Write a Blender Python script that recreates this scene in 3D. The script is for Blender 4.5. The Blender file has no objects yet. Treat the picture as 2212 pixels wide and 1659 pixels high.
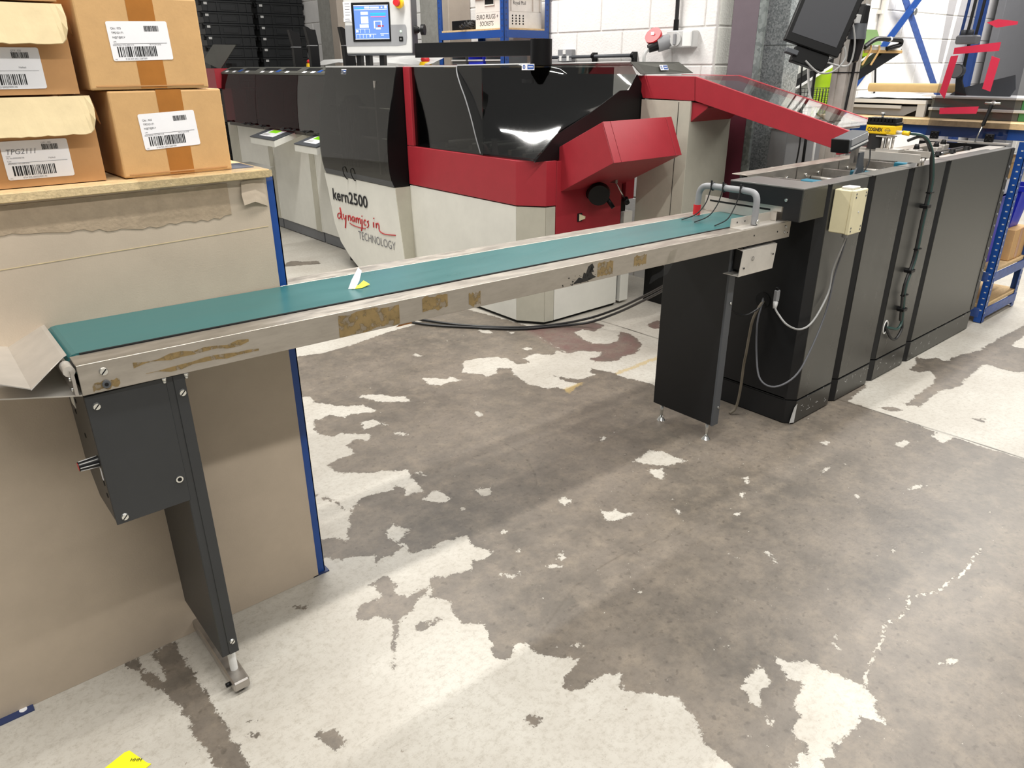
import bpy, bmesh, math, random
import numpy as np
from mathutils import Matrix, Vector, noise as mnoise

S = bpy.context.scene
COL = S.collection
random.seed(7)
PI = math.pi

# ------------------------------------------------------------------ camera
cam_d = bpy.data.cameras.new('camera')
cam = bpy.data.objects.new('camera', cam_d)
COL.objects.link(cam)
yaw, pit, rol = math.radians(49.85353), math.radians(23.60794), math.radians(-0.28998)
_f = Vector((math.cos(yaw) * math.cos(pit), math.sin(yaw) * math.cos(pit), -math.sin(pit)))
_r = Vector((math.sin(yaw), -math.cos(yaw), 0))
_u = _r.cross(_f)
_r2 = _r * math.cos(rol) + _u * math.sin(rol)
_u2 = _u * math.cos(rol) - _r * math.sin(rol)
cm = Matrix((_r2, _u2, -_f)).transposed().to_4x4()
cm.translation = Vector((0, 0, 1.5))
cam.matrix_world = cm
cam_d.sensor_fit = 'HORIZONTAL'
cam_d.sensor_width = 36.0
cam_d.lens = 1580.8 / 2212 * 36.0
cam_d.clip_start = 0.02
S.camera = cam

# ------------------------------------------------------------------ world, lamps, exposure
W = bpy.data.worlds.new('hall_light')
S.world = W
W.use_nodes = True
bg = W.node_tree.nodes['Background']
bg.inputs[0].default_value = (1.0, 0.985, 0.96, 1)
bg.inputs[1].default_value = 0.22

def batten(x, y, z, lx, ly, watts, col=(1, 0.972, 0.93)):
    d = bpy.data.lights.new('ceiling_batten', 'AREA')
    d.shape = 'RECTANGLE'
    d.size = lx
    d.size_y = ly
    d.energy = watts
    d.color = col
    o = bpy.data.objects.new('ceiling_batten', d)
    o.location = (x, y, z)
    COL.objects.link(o)
    return o

# rows of fluorescent battens under the roof, running along the conveyor
batten(1.6, -0.95, 4.1, 7.0, 0.12, 140)
batten(2.0, 0.95, 4.1, 7.0, 0.12, 165)
batten(1.9, 4.6, 4.1, 3.6, 0.12, 185)
batten(8.2, 1.9, 4.1, 5.0, 0.12, 260)
S.view_settings.view_transform = 'Standard'
S.view_settings.look = 'None'
S.view_settings.gamma = 1.0
S.view_settings.use_curve_mapping = False
S.view_settings.exposure = 0.22

# ------------------------------------------------------------------ materials
def lin(h):
    h = h.lstrip('#')
    c = [int(h[i:i + 2], 16) / 255 for i in (0, 2, 4)]
    return tuple(v / 12.92 if v <= 0.04045 else ((v + 0.055) / 1.055) ** 2.4 for v in c) + (1,)

def mat(name, col, rough=0.5, metal=0.0, var=0.08, scale=14.0, bump=0.0, bscale=220.0, spec=0.5, coat=0.0, emit=None, estr=0.0, stretch=None, rvar=0.0):
    m = bpy.data.materials.new(name)
    m.use_nodes = True
    nt = m.node_tree
    N, L = nt.nodes, nt.links
    b = N['Principled BSDF']
    c = lin(col) if isinstance(col, str) else tuple(col) + (1,)
    b.inputs['Roughness'].default_value = rough
    b.inputs['Metallic'].default_value = metal
    b.inputs['Specular IOR Level'].default_value = spec
    b.inputs['Coat Weight'].default_value = coat
    tc = N.new('ShaderNodeTexCoord')
    src = tc.outputs['Object']
    if stretch:
        mp = N.new('ShaderNodeMapping')
        mp.inputs['Scale'].default_value = stretch
        L.new(src, mp.inputs['Vector'])
        src = mp.outputs['Vector']
    n = N.new('ShaderNodeTexNoise')
    n.inputs['Scale'].default_value = scale
    n.inputs['Detail'].default_value = 6
    n.inputs['Roughness'].default_value = 0.65
    L.new(src, n.inputs['Vector'])
    r = N.new('ShaderNodeMapRange')
    r.inputs['From Min'].default_value = 0.3
    r.inputs['From Max'].default_value = 0.7
    r.inputs['To Min'].default_value = 1 - var
    r.inputs['To Max'].default_value = 1 + var
    L.new(n.outputs['Fac'], r.inputs['Value'])
    mx = N.new('ShaderNodeVectorMath')
    mx.operation = 'MULTIPLY'
    mx.inputs[0].default_value = c[:3]
    L.new(r.outputs['Result'], mx.inputs[1])
    L.new(mx.outputs['Vector'], b.inputs['Base Color'])
    if rvar:
        rr = N.new('ShaderNodeMapRange')
        rr.inputs['From Min'].default_value = 0.3
        rr.inputs['From Max'].default_value = 0.7
        rr.inputs['To Min'].default_value = max(0.02, rough - rvar)
        rr.inputs['To Max'].default_value = min(1, rough + rvar)
        L.new(n.outputs['Fac'], rr.inputs['Value'])
        L.new(rr.outputs['Result'], b.inputs['Roughness'])
    if bump:
        n2 = N.new('ShaderNodeTexNoise')
        n2.inputs['Scale'].default_value = bscale
        n2.inputs['Detail'].default_value = 3
        L.new(src, n2.inputs['Vector'])
        bp = N.new('ShaderNodeBump')
        bp.inputs['Strength'].default_value = bump
        bp.inputs['Distance'].default_value = 0.004
        L.new(n2.outputs['Fac'], bp.inputs['Height'])
        L.new(bp.outputs['Normal'], b.inputs['Normal'])
    if emit:
        b.inputs['Emission Color'].default_value = lin(emit)
        b.inputs['Emission Strength'].default_value = estr
    return m

def smoked(name, tint, gloss=0.9, rough=0.03, ior=1.49):
    """thin dark acrylic: tinted see-through sheet with a clear-coat reflection"""
    m = bpy.data.materials.new(name)
    m.use_nodes = True
    N, L = m.node_tree.nodes, m.node_tree.links
    N.remove(N['Principled BSDF'])
    out = N['Material Output']
    t = N.new('ShaderNodeBsdfTransparent')
    t.inputs[0].default_value = tuple(tint) + (1,)
    g = N.new('ShaderNodeBsdfGlossy')
    g.inputs['Roughness'].default_value = rough
    g.inputs['Color'].default_value = (gloss, gloss, gloss, 1)
    x = N.new('ShaderNodeMixShader')
    gm = N.new('ShaderNodeNewGeometry')
    def vm(o, a, c):
        n = N.new('ShaderNodeVectorMath' if o == 'DOT_PRODUCT' else 'ShaderNodeMath')
        n.operation = o
        for q, w in ((a, 0), (c, 1)):
            if isinstance(q, float):
                n.inputs[w].default_value = q
            elif q is not None:
                L.new(q, n.inputs[w])
        return n.outputs['Value']
    cs = vm('ABSOLUTE', vm('DOT_PRODUCT', gm.outputs['Normal'], gm.outputs['Incoming']), None)
    f0 = ((ior - 1) / (ior + 1)) ** 2
    sch = vm('ADD', vm('MULTIPLY', vm('POWER', vm('SUBTRACT', 1.0, cs), 5.0), 1.0 - f0), f0)
    L.new(sch, x.inputs[0])
    L.new(t.outputs[0], x.inputs[1])
    L.new(g.outputs[0], x.inputs[2])
    L.new(x.outputs[0], out.inputs[0])
    return m

def spangle(name, c0, c1, rough=0.35, scale=60, metal=0.9):
    m = mat(name, c0, rough, metal, 0.05)
    N, L = m.node_tree.nodes, m.node_tree.links
    b = N['Principled BSDF']
    tc = N.new('ShaderNodeTexCoord')
    v = N.new('ShaderNodeTexVoronoi')
    v.inputs['Scale'].default_value = scale
    L.new(tc.outputs['Object'], v.inputs['Vector'])
    s = N.new('ShaderNodeSeparateColor')
    L.new(v.outputs['Color'], s.inputs[0])
    r = N.new('ShaderNodeMix')
    r.data_type = 'RGBA'
    r.inputs[6].default_value = lin(c0)
    r.inputs[7].default_value = lin(c1)
    L.new(s.outputs[0], r.inputs[0])
    L.new(r.outputs[2], b.inputs['Base Color'])
    return m

M = {}
M['wall'] = mat('painted_block', '#efedea', 0.75, var=0.04, scale=9, bump=0.55, bscale=70)
M['pier'] = mat('pier_block', '#d9dad2', 0.8, var=0.07, scale=14, bump=0.6, bscale=80)
M['mortar'] = mat('painted_mortar', '#e4e2de', 0.85, var=0.06, bump=0.5)
M['steel'] = mat('brushed_steel', '#b3aea8', 0.36, 0.85, var=0.09, scale=10, stretch=(1, 6, 6), rvar=0.08)
M['steel_worn'] = mat('worn_steel', '#ada69c', 0.40, 0.75, var=0.14, scale=12, stretch=(1, 4, 4), rvar=0.1)
M['steel_pale'] = mat('pale_steel', '#cfcac2', 0.4, 0.6, var=0.08)
M['chrome'] = mat('zinc_screw', '#d8d8d4', 0.25, 0.95, var=0.05)
M['belt'] = mat('teal_belt', '#2e6566', 0.30, var=0.05, scale=5, stretch=(0.7, 3, 3), rvar=0.03, spec=0.6)
M['teal'] = mat('blue_belt_piece', '#1f6a80', 0.4)
M['char'] = mat('charcoal_enamel', '#2c2e30', 0.4, var=0.08, scale=8, bump=0.05)
M['char_side'] = mat('charcoal_side', '#3d3b38', 0.45, var=0.1, scale=8)
M['cab'] = mat('graphite_panel', '#545451', 0.31, 0.65, var=0.06, scale=6, stretch=(3, 3, 0.7), bump=0.12, bscale=420, rvar=0.05)
M['cab_dark'] = mat('graphite_dark', '#17181a', 0.42, 0.1, var=0.08)
M['cab_top'] = mat('graphite_lip', '#7d7c79', 0.34, 0.5, var=0.06)
M['mill'] = mat('mottled_panel', '#5a5a56', 0.36, 0.55, var=0.24, scale=85, bump=0.1, bscale=300, rvar=0.06)
M['red'] = mat('red_enamel', '#a02a34', 0.42, var=0.05, bump=0.12, bscale=480)
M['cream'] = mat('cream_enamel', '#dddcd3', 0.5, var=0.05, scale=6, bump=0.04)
M['cream_shade'] = mat('shaded_cream_enamel', '#b9b6a7', 0.55, var=0.05)  # cream enamel with shade put into its colour
M['plinth'] = mat('grey_plinth', '#6a6c6f', 0.5)
M['black'] = mat('black_plastic', '#0c0c0d', 0.45, var=0.1, spec=0.3)
M['blackmet'] = mat('black_metal', '#0b0b0c', 0.45, 0.0, spec=0.2)
M['rubber'] = mat('black_rubber', '#1c1c1c', 0.6)
M['hole'] = mat('dark_hole', '#050505', 0.9)
M['smoke'] = smoked('smoked_acrylic', (0.46, 0.465, 0.45), 0.95, 0.06, 1.72)
M['smoke_clear'] = smoked('light_smoked_acrylic', (0.72, 0.72, 0.74), 0.8)
M['maroon'] = smoked('maroon_acrylic', (0.46, 0.15, 0.19), 0.45, 0.05, 1.42)
M['clear'] = smoked('clear_acrylic', (0.9, 0.91, 0.9), 0.8)
M['film'] = smoked('clear_film', (0.9, 0.9, 0.88), 1.0, 0.12)
M['blue'] = mat('blue_powder_coat', '#15458f', 0.42, var=0.07)
M['blue_pale'] = mat('scuffed_blue', '#3f5a9b', 0.45, 0.2, var=0.25, scale=30)
M['bracket_blue'] = mat('dark_blue_bracket', '#2c3a63', 0.5)
M['chip'] = mat('chipboard', '#cdb083', 0.75, var=0.16, scale=60, bump=0.2)
M['chip_edge'] = mat('chipboard_edge', '#cbb58c', 0.8, var=0.22, scale=110, bump=0.3)
M['kraft'] = mat('kraft_cardboard', '#c8a06c', 0.75, var=0.06, scale=20, bump=0.08, bscale=160)
M['kraft_pale'] = mat('pale_kraft', '#cdbb93', 0.78, var=0.06, scale=18, bump=0.12, bscale=90)
M['kraft_in'] = mat('kraft_inside', '#b98b5a', 0.8, var=0.08)
M['board'] = mat('greyboard', '#bcad9a', 0.82, var=0.05, scale=9, bump=0.08, bscale=260)
M['board_torn_shade'] = mat('torn_shaded_greyboard', '#a8967f', 0.9, var=0.12, scale=25, bump=0.3, bscale=120)  # torn board tone, darkened as well for the shade under the bench top
M['tape'] = mat('brown_packing_tape', '#a76c2c', 0.28, var=0.1, scale=16, bump=0.12, bscale=40, coat=0.3)
M['label'] = mat('white_label', '#efeff2', 0.55, var=0.02)
M['ink'] = mat('black_ink', '#17171a', 0.7, var=0.03)
M['ink_grey'] = mat('grey_ink', '#6d6d72', 0.7, var=0.03)
M['ink_red'] = mat('red_ink', '#b32b2e', 0.6, var=0.03)
M['ink_blue'] = mat('blue_ink', '#27498f', 0.6, var=0.03)
M['sticker_blue'] = mat('sticker_blue', '#1d4f9e', 0.5, var=0.02)
M['white'] = mat('white_plastic', '#e9e9e6', 0.5, var=0.03)
M['grey'] = mat('grey_plastic', '#8b8c8e', 0.5, var=0.04)
M['grey_pale'] = mat('pale_grey_plastic', '#c4c4c2', 0.45, var=0.04)
M['grey_dark'] = mat('dark_grey_plastic', '#4b4e52', 0.5, var=0.05)
M['olive_grey'] = mat('olive_grey_sheet', '#55554f', 0.55, var=0.05)
M['crate'] = mat('black_crate', '#1f2123', 0.45, var=0.1)
M['crate_pale'] = mat('pale_crate', '#dedad2', 0.55, var=0.06, scale=20)
M['jbox'] = mat('cream_junction_box', '#d9d0ac', 0.45, var=0.04, bump=0.05)
M['galv'] = spangle('galvanised_sheet', '#9fa8aa', '#e2e8e8', 0.4, 110, 0.5)
M['galv_dull'] = spangle('dull_galvanised', '#747b7a', '#9aa19f', 0.45, 50, 0.5)
M['primer'] = mat('purple_grey_primer', '#6d6269', 0.5, var=0.05)
M['maroon_paint'] = mat('maroon_paint', '#6e2a3c', 0.5, var=0.05)
M['conc'] = mat('concrete_column', '#8b8a84', 0.85, var=0.16, scale=28, bump=0.3)
M['beige_clad'] = mat('beige_cladding', '#a59a8e', 0.6, var=0.05)
M['yellow'] = mat('yellow_plastic', '#f0c418', 0.4, var=0.03)
M['paper_yellow'] = mat('yellow_sticker', '#f2ee1e', 0.6, var=0.03)
M['redcap'] = mat('red_plastic', '#c9252c', 0.4, var=0.03)
M['redtape'] = mat('red_tape', '#cc2746', 0.5, var=0.05)
M['lime'] = mat('lime_panel', '#a9cf1d', 0.5, var=0.04)
M['green_dk'] = mat('green_panel', '#5d8212', 0.5, var=0.08)
M['sage'] = mat('sage_panel', '#7b9a63', 0.5, var=0.04)
M['green'] = mat('green_strip', '#3c7a45', 0.5, var=0.05)
M['wood'] = mat('bare_wood', '#bf9a62', 0.7, var=0.15, scale=12, stretch=(1, 8, 8))
M['roll'] = mat('brown_paper_roll', '#c9a870', 0.7, var=0.05)
M['blueplastic'] = mat('bright_blue_plastic', '#2230c8', 0.4, var=0.06)
M['cable_grey'] = mat('grey_cable', '#9a9a98', 0.5, var=0.03)
M['cable_mid'] = mat('mid_grey_cable', '#55565a', 0.5, var=0.03)
M['cable_black'] = mat('black_cable', '#19191a', 0.45, var=0.05)
M['cable_brown'] = mat('dusty_cable', '#6b6355', 0.6, var=0.1)
M['cable_teal'] = mat('green_black_cable', '#22403c', 0.45, var=0.05)
M['screen'] = mat('lcd_backlight', '#5d7ec2', 0.25, var=0.02, emit='#5d7ec2', estr=0.42)
M['screen_pale'] = mat('lcd_pale', '#dfe9fb', 0.3, var=0.02, emit='#dfe9fb', estr=0.6)
M['screen_cyan'] = mat('lcd_cyan', '#2f9be0', 0.3, var=0.02, emit='#2f9be0', estr=0.6)
M['screen_pink'] = mat('lcd_pink', '#d46a9a', 0.3, var=0.02, emit='#d46a9a', estr=0.5)
M['lcd_green'] = mat('lcd_green', '#7cc21e', 0.3, var=0.02, emit='#7cc21e', estr=0.5)
M['screen_off'] = mat('dark_screen', '#3a3b3f', 0.45, var=0.02)
M['led'] = mat('green_led', '#cfffd0', 0.3, var=0.0, emit='#bfffc0', estr=1.5)
M['glue'] = mat('old_brown_tape', '#8a744b', 0.4, var=0.25, scale=35)
_n = M['glue'].node_tree
_t = _n.nodes.new('ShaderNodeBsdfTransparent')
_m = _n.nodes.new('ShaderNodeMixShader')
_z = _n.nodes.new('ShaderNodeTexNoise')
_z.inputs['Scale'].default_value = 55
_z.inputs['Detail'].default_value = 8
_c = _n.nodes.new('ShaderNodeTexCoord')
_q = _n.nodes.new('ShaderNodeMapRange')
for _k, _v in (('From Min', 0.40), ('From Max', 0.52), ('To Min', 0.15), ('To Max', 0.85)):
    _q.inputs[_k].default_value = _v
_n.links.new(_c.outputs['Object'], _z.inputs['Vector'])
_n.links.new(_z.outputs['Fac'], _q.inputs['Value'])
_n.links.new(_q.outputs['Result'], _m.inputs[0])
_n.links.new(_t.outputs[0], _m.inputs[1])
_n.links.new(_n.nodes['Principled BSDF'].outputs[0], _m.inputs[2])
_n.links.new(_m.outputs[0], _n.nodes['Material Output'].inputs[0])
M['dirt'] = mat('black_glue_residue', '#1d1b18', 0.7, var=0.2)

# ------------------------------------------------------------------ builders
def wloc(o):
    v = Vector((0, 0, 0))
    while o is not None:
        v += o.location
        o = o.parent
    return v

class MB:
    """collects shapes in room coordinates (optionally through a frame) into one mesh object"""
    def __init__(self, frame=None):
        self.bm = bmesh.new()
        self.T = frame or Matrix.Identity(4)
    def v(self, p):
        return self.bm.verts.new(self.T @ Vector(p))
    def hexa(self, P, bev=0.0, seg=1):
        vs = [self.v(p) for p in P]
        fs = [self.bm.faces.new([vs[i] for i in q]) for q in ((0, 3, 2, 1), (4, 5, 6, 7), (0, 1, 5, 4), (1, 2, 6, 5), (2, 3, 7, 6), (3, 0, 4, 7))]
        if bev:
            es = list({e for f in fs for e in f.edges})
            bmesh.ops.bevel(self.bm, geom=es, offset=bev, segments=seg, profile=0.5, affect='EDGES')
        return self
    def box(self, x0, x1, y0, y1, z0, z1, bev=0.0, seg=1):
        return self.hexa([(x0, y0, z0), (x1, y0, z0), (x1, y1, z0), (x0, y1, z0), (x0, y0, z1), (x1, y0, z1), (x1, y1, z1), (x0, y1, z1)], bev, seg)
    def prism(self, pts, vec, bev=0.0):
        vec = Vector(vec)
        a = [self.v(p) for p in pts]
        b = [self.v(Vector(p) + vec) for p in pts]
        n = len(pts)
        fs = [self.bm.faces.new(list(reversed(a))), self.bm.faces.new(b)]
        for i in range(n):
            fs.append(self.bm.faces.new([a[i], a[(i + 1) % n], b[(i + 1) % n], b[i]]))
        if bev:
            es = list({e for f in fs for e in f.edges})
            bmesh.ops.bevel(self.bm, geom=es, offset=bev, segments=1, affect='EDGES')
        return self
    def cyl(self, p0, p1, r0, seg=12, r1=None, caps=True):
        p0, p1 = Vector(p0), Vector(p1)
        r1 = r0 if r1 is None else r1
        d = (p1 - p0).normalized()
        a = d.orthogonal().normalized()
        b = d.cross(a)
        A, B = [], []
        for i in range(seg):
            t = 2 * PI * i / seg
            o = a * math.cos(t) + b * math.sin(t)
            A.append(self.v(p0 + o * r0))
            B.append(self.v(p1 + o * r1))
        for i in range(seg):
            f = self.bm.faces.new([A[i], A[(i + 1) % seg], B[(i + 1) % seg], B[i]])
            f.smooth = True
        if caps:
            self.bm.faces.new(list(reversed(A)))
            self.bm.faces.new(B)
        return self
    def tube(self, pts, r, seg=8, smooth=True):
        P = [Vector(p) for p in pts]
        if smooth and len(P) > 2:
            Q = []
            for i in range(len(P) - 1):
                a, b, c, d = P[max(i - 1, 0)], P[i], P[i + 1], P[min(i + 2, len(P) - 1)]
                for k in range(5):
                    t = k / 5
                    Q.append(0.5 * ((2 * b) + (c - a) * t + (2 * a - 5 * b + 4 * c - d) * t * t + (3 * b - a - 3 * c + d) * t ** 3))
            Q.append(P[-1])
            P = Q
        rings = []
        ref = None
        for i, p in enumerate(P):
            d = (P[min(i + 1, len(P) - 1)] - P[max(i - 1, 0)]).normalized()
            if ref is None:
                ref = d.orthogonal().normalized()
            a = (ref - d * ref.dot(d))
            if a.length < 1e-6:
                a = d.orthogonal()
            a.normalize()
            ref = a
            b = d.cross(a)
            rings.append([self.v(p + (a * math.cos(2 * PI * k / seg) + b * math.sin(2 * PI * k / seg)) * r) for k in range(seg)])
        for i in range(len(rings) - 1):
            for k in range(seg):
                f = self.bm.faces.new([rings[i][k], rings[i][(k + 1) % seg], rings[i + 1][(k + 1) % seg], rings[i + 1][k]])
                f.smooth = True
        self.bm.faces.new(list(reversed(rings[0])))
        self.bm.faces.new(rings[-1])
        return self
    def poly(self, pts):
        self.bm.faces.new([self.v(p) for p in pts])
        return self
    def plate(self, pts, t):
        """polygon given thickness t along its normal (backwards)"""
        P = [Vector(p) for p in pts]
        n = Vector((0, 0, 0))
        for i in range(len(P)):
            n += P[i].cross(P[(i + 1) % len(P)])
        n.normalize()
        return self.prism(P, -n * t)
    def grid(self, rows, smooth=True, thick=0.0):
        V = [[self.v(p) for p in r] for r in rows]
        fs = []
        for i in range(len(V) - 1):
            for j in range(len(V[0]) - 1):
                f = self.bm.faces.new([V[i][j], V[i][j + 1], V[i + 1][j + 1], V[i + 1][j]])
                f.smooth = smooth
                fs.append(f)
        if thick:
            self.bm.normal_update()
            bmesh.ops.solidify(self.bm, geom=fs, thickness=thick)
        return self
    def ball(self, c, r, sx=1, sy=1, sz=1, u=12, v=8):
        c = Vector(c)
        m = self.T @ Matrix.Translation(c) @ Matrix.Diagonal((sx * r, sy * r, sz * r, 1))
        g = bmesh.ops.create_uvsphere(self.bm, u_segments=u, v_segments=v, radius=1.0, matrix=m)
        for q in g['verts']:
            for f in q.link_faces:
                f.smooth = True
        return self
    def build(self, name, m, parent=None, label=None):
        bmesh.ops.recalc_face_normals(self.bm, faces=self.bm.faces)
        for e in self.bm.edges:
            if len(e.link_faces) != 2 or e.calc_face_angle(0) > 0.6:
                e.smooth = False
        if parent is not None:
            bmesh.ops.translate(self.bm, verts=self.bm.verts, vec=-wloc(parent))
        me = bpy.data.meshes.new(name)
        self.bm.to_mesh(me)
        self.bm.free()
        me.materials.append(M[m] if isinstance(m, str) else m)
        o = bpy.data.objects.new(name, me)
        COL.objects.link(o)
        if parent is not None:
            o.parent = parent
        if label:
            o['label'] = label
        return o

def tag(o, label, cat, group=None):
    o['label'] = label
    o['category'] = cat
    if group:
        o['group'] = group
    return o

def thing(name, loc, label, cat, group=None):
    o = bpy.data.objects.new(name, None)
    o.empty_display_size = 0.05
    o.location = loc
    COL.objects.link(o)
    return tag(o, label, cat, group)

def solo(mb, name, m, base, label, cat, group=None):
    """a thing that is a single mesh, its origin at its base"""
    bmesh.ops.translate(mb.bm, verts=mb.bm.verts, vec=-Vector(base))
    o = mb.build(name, m)
    o.location = base
    return tag(o, label, cat, group)

def frame(o, right, up):
    """local frame: x = right, z = up, y = into the surface"""
    r = Vector(right).normalized()
    u = Vector(up)
    u = (u - r * u.dot(r)).normalized()
    n = u.cross(r)
    m = Matrix((r, n, u)).transposed().to_4x4()
    m.translation = Vector(o)
    return m

def lettering(body, size, o, right, up, m, name, parent, bold=0.0, stretch=1.0, align='LEFT', shear=0.0, spacing=1.0, width=None):
    c = bpy.data.curves.new(name, 'FONT')
    c.body = body
    c.size = size
    c.align_x = align
    c.offset = bold
    c.shear = shear
    c.space_character = spacing
    c.resolution_u = 3
    t = bpy.data.objects.new(name, c)
    COL.objects.link(t)
    bpy.context.view_layer.update()
    me = bpy.data.meshes.new_from_object(t.evaluated_get(bpy.context.evaluated_depsgraph_get()))
    bpy.data.objects.remove(t)
    r = Vector(right).normalized()
    u = Vector(up)
    u = (u - r * u.dot(r)).normalized()
    n = r.cross(u)
    T = Matrix((r * stretch, u, n)).transposed().to_4x4()
    T.translation = Vector(o) - (wloc(parent) if parent is not None else Vector((0, 0, 0)))
    if width:
        xs = [v.co.x for v in me.vertices]
        me.transform(Matrix.Diagonal((width / (max(xs) - min(xs)), 1, 1, 1)) @ Matrix.Translation((-min(xs), 0, 0)))
    me.transform(T)
    me.materials.clear()
    me.materials.append(M[m])
    ob = bpy.data.objects.new(name, me)
    COL.objects.link(ob)
    if parent is not None:
        ob.parent = parent
    return ob

def barcode(mb, F, x0, x1, z0, z1, n, seed):
    rnd = random.Random(seed)
    x = x0
    step = (x1 - x0) / n
    while x < x1:
        w = step * rnd.choice((0.35, 0.5, 0.8, 1.1))
        mb.box(x, min(x + w, x1), -0.0015, -0.0011, z0, z1)
        x += w + step * rnd.choice((0.4, 0.5, 0.8))
    return mb

def copy_tree(o, dloc=None, parent=None):
    c = o.copy()
    COL.objects.link(c)
    c.parent = parent
    if dloc is not None:
        c.location = Vector(o.location) + Vector(dloc)
    for ch in o.children:
        copy_tree(ch, None, c)
    return c

def screw(parent, p, n, r=0.007, name='screw', m='chrome'):
    n = Vector(n).normalized()
    mb = MB().cyl(Vector(p), Vector(p) + n * 0.004, r, 10, r * 0.8)
    a = n.orthogonal().normalized()
    o = mb.build(name, m, parent)
    s = MB()
    q = n.cross(a)
    c = Vector(p) + n * 0.0042
    s.prism([c + a * r * 0.75 + q * r * 0.12, c - a * r * 0.75 + q * r * 0.12, c - a * r * 0.75 - q * r * 0.12, c + a * r * 0.75 - q * r * 0.12], n * 0.0003)
    s.build('slot', 'hole', o)
    return o

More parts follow.
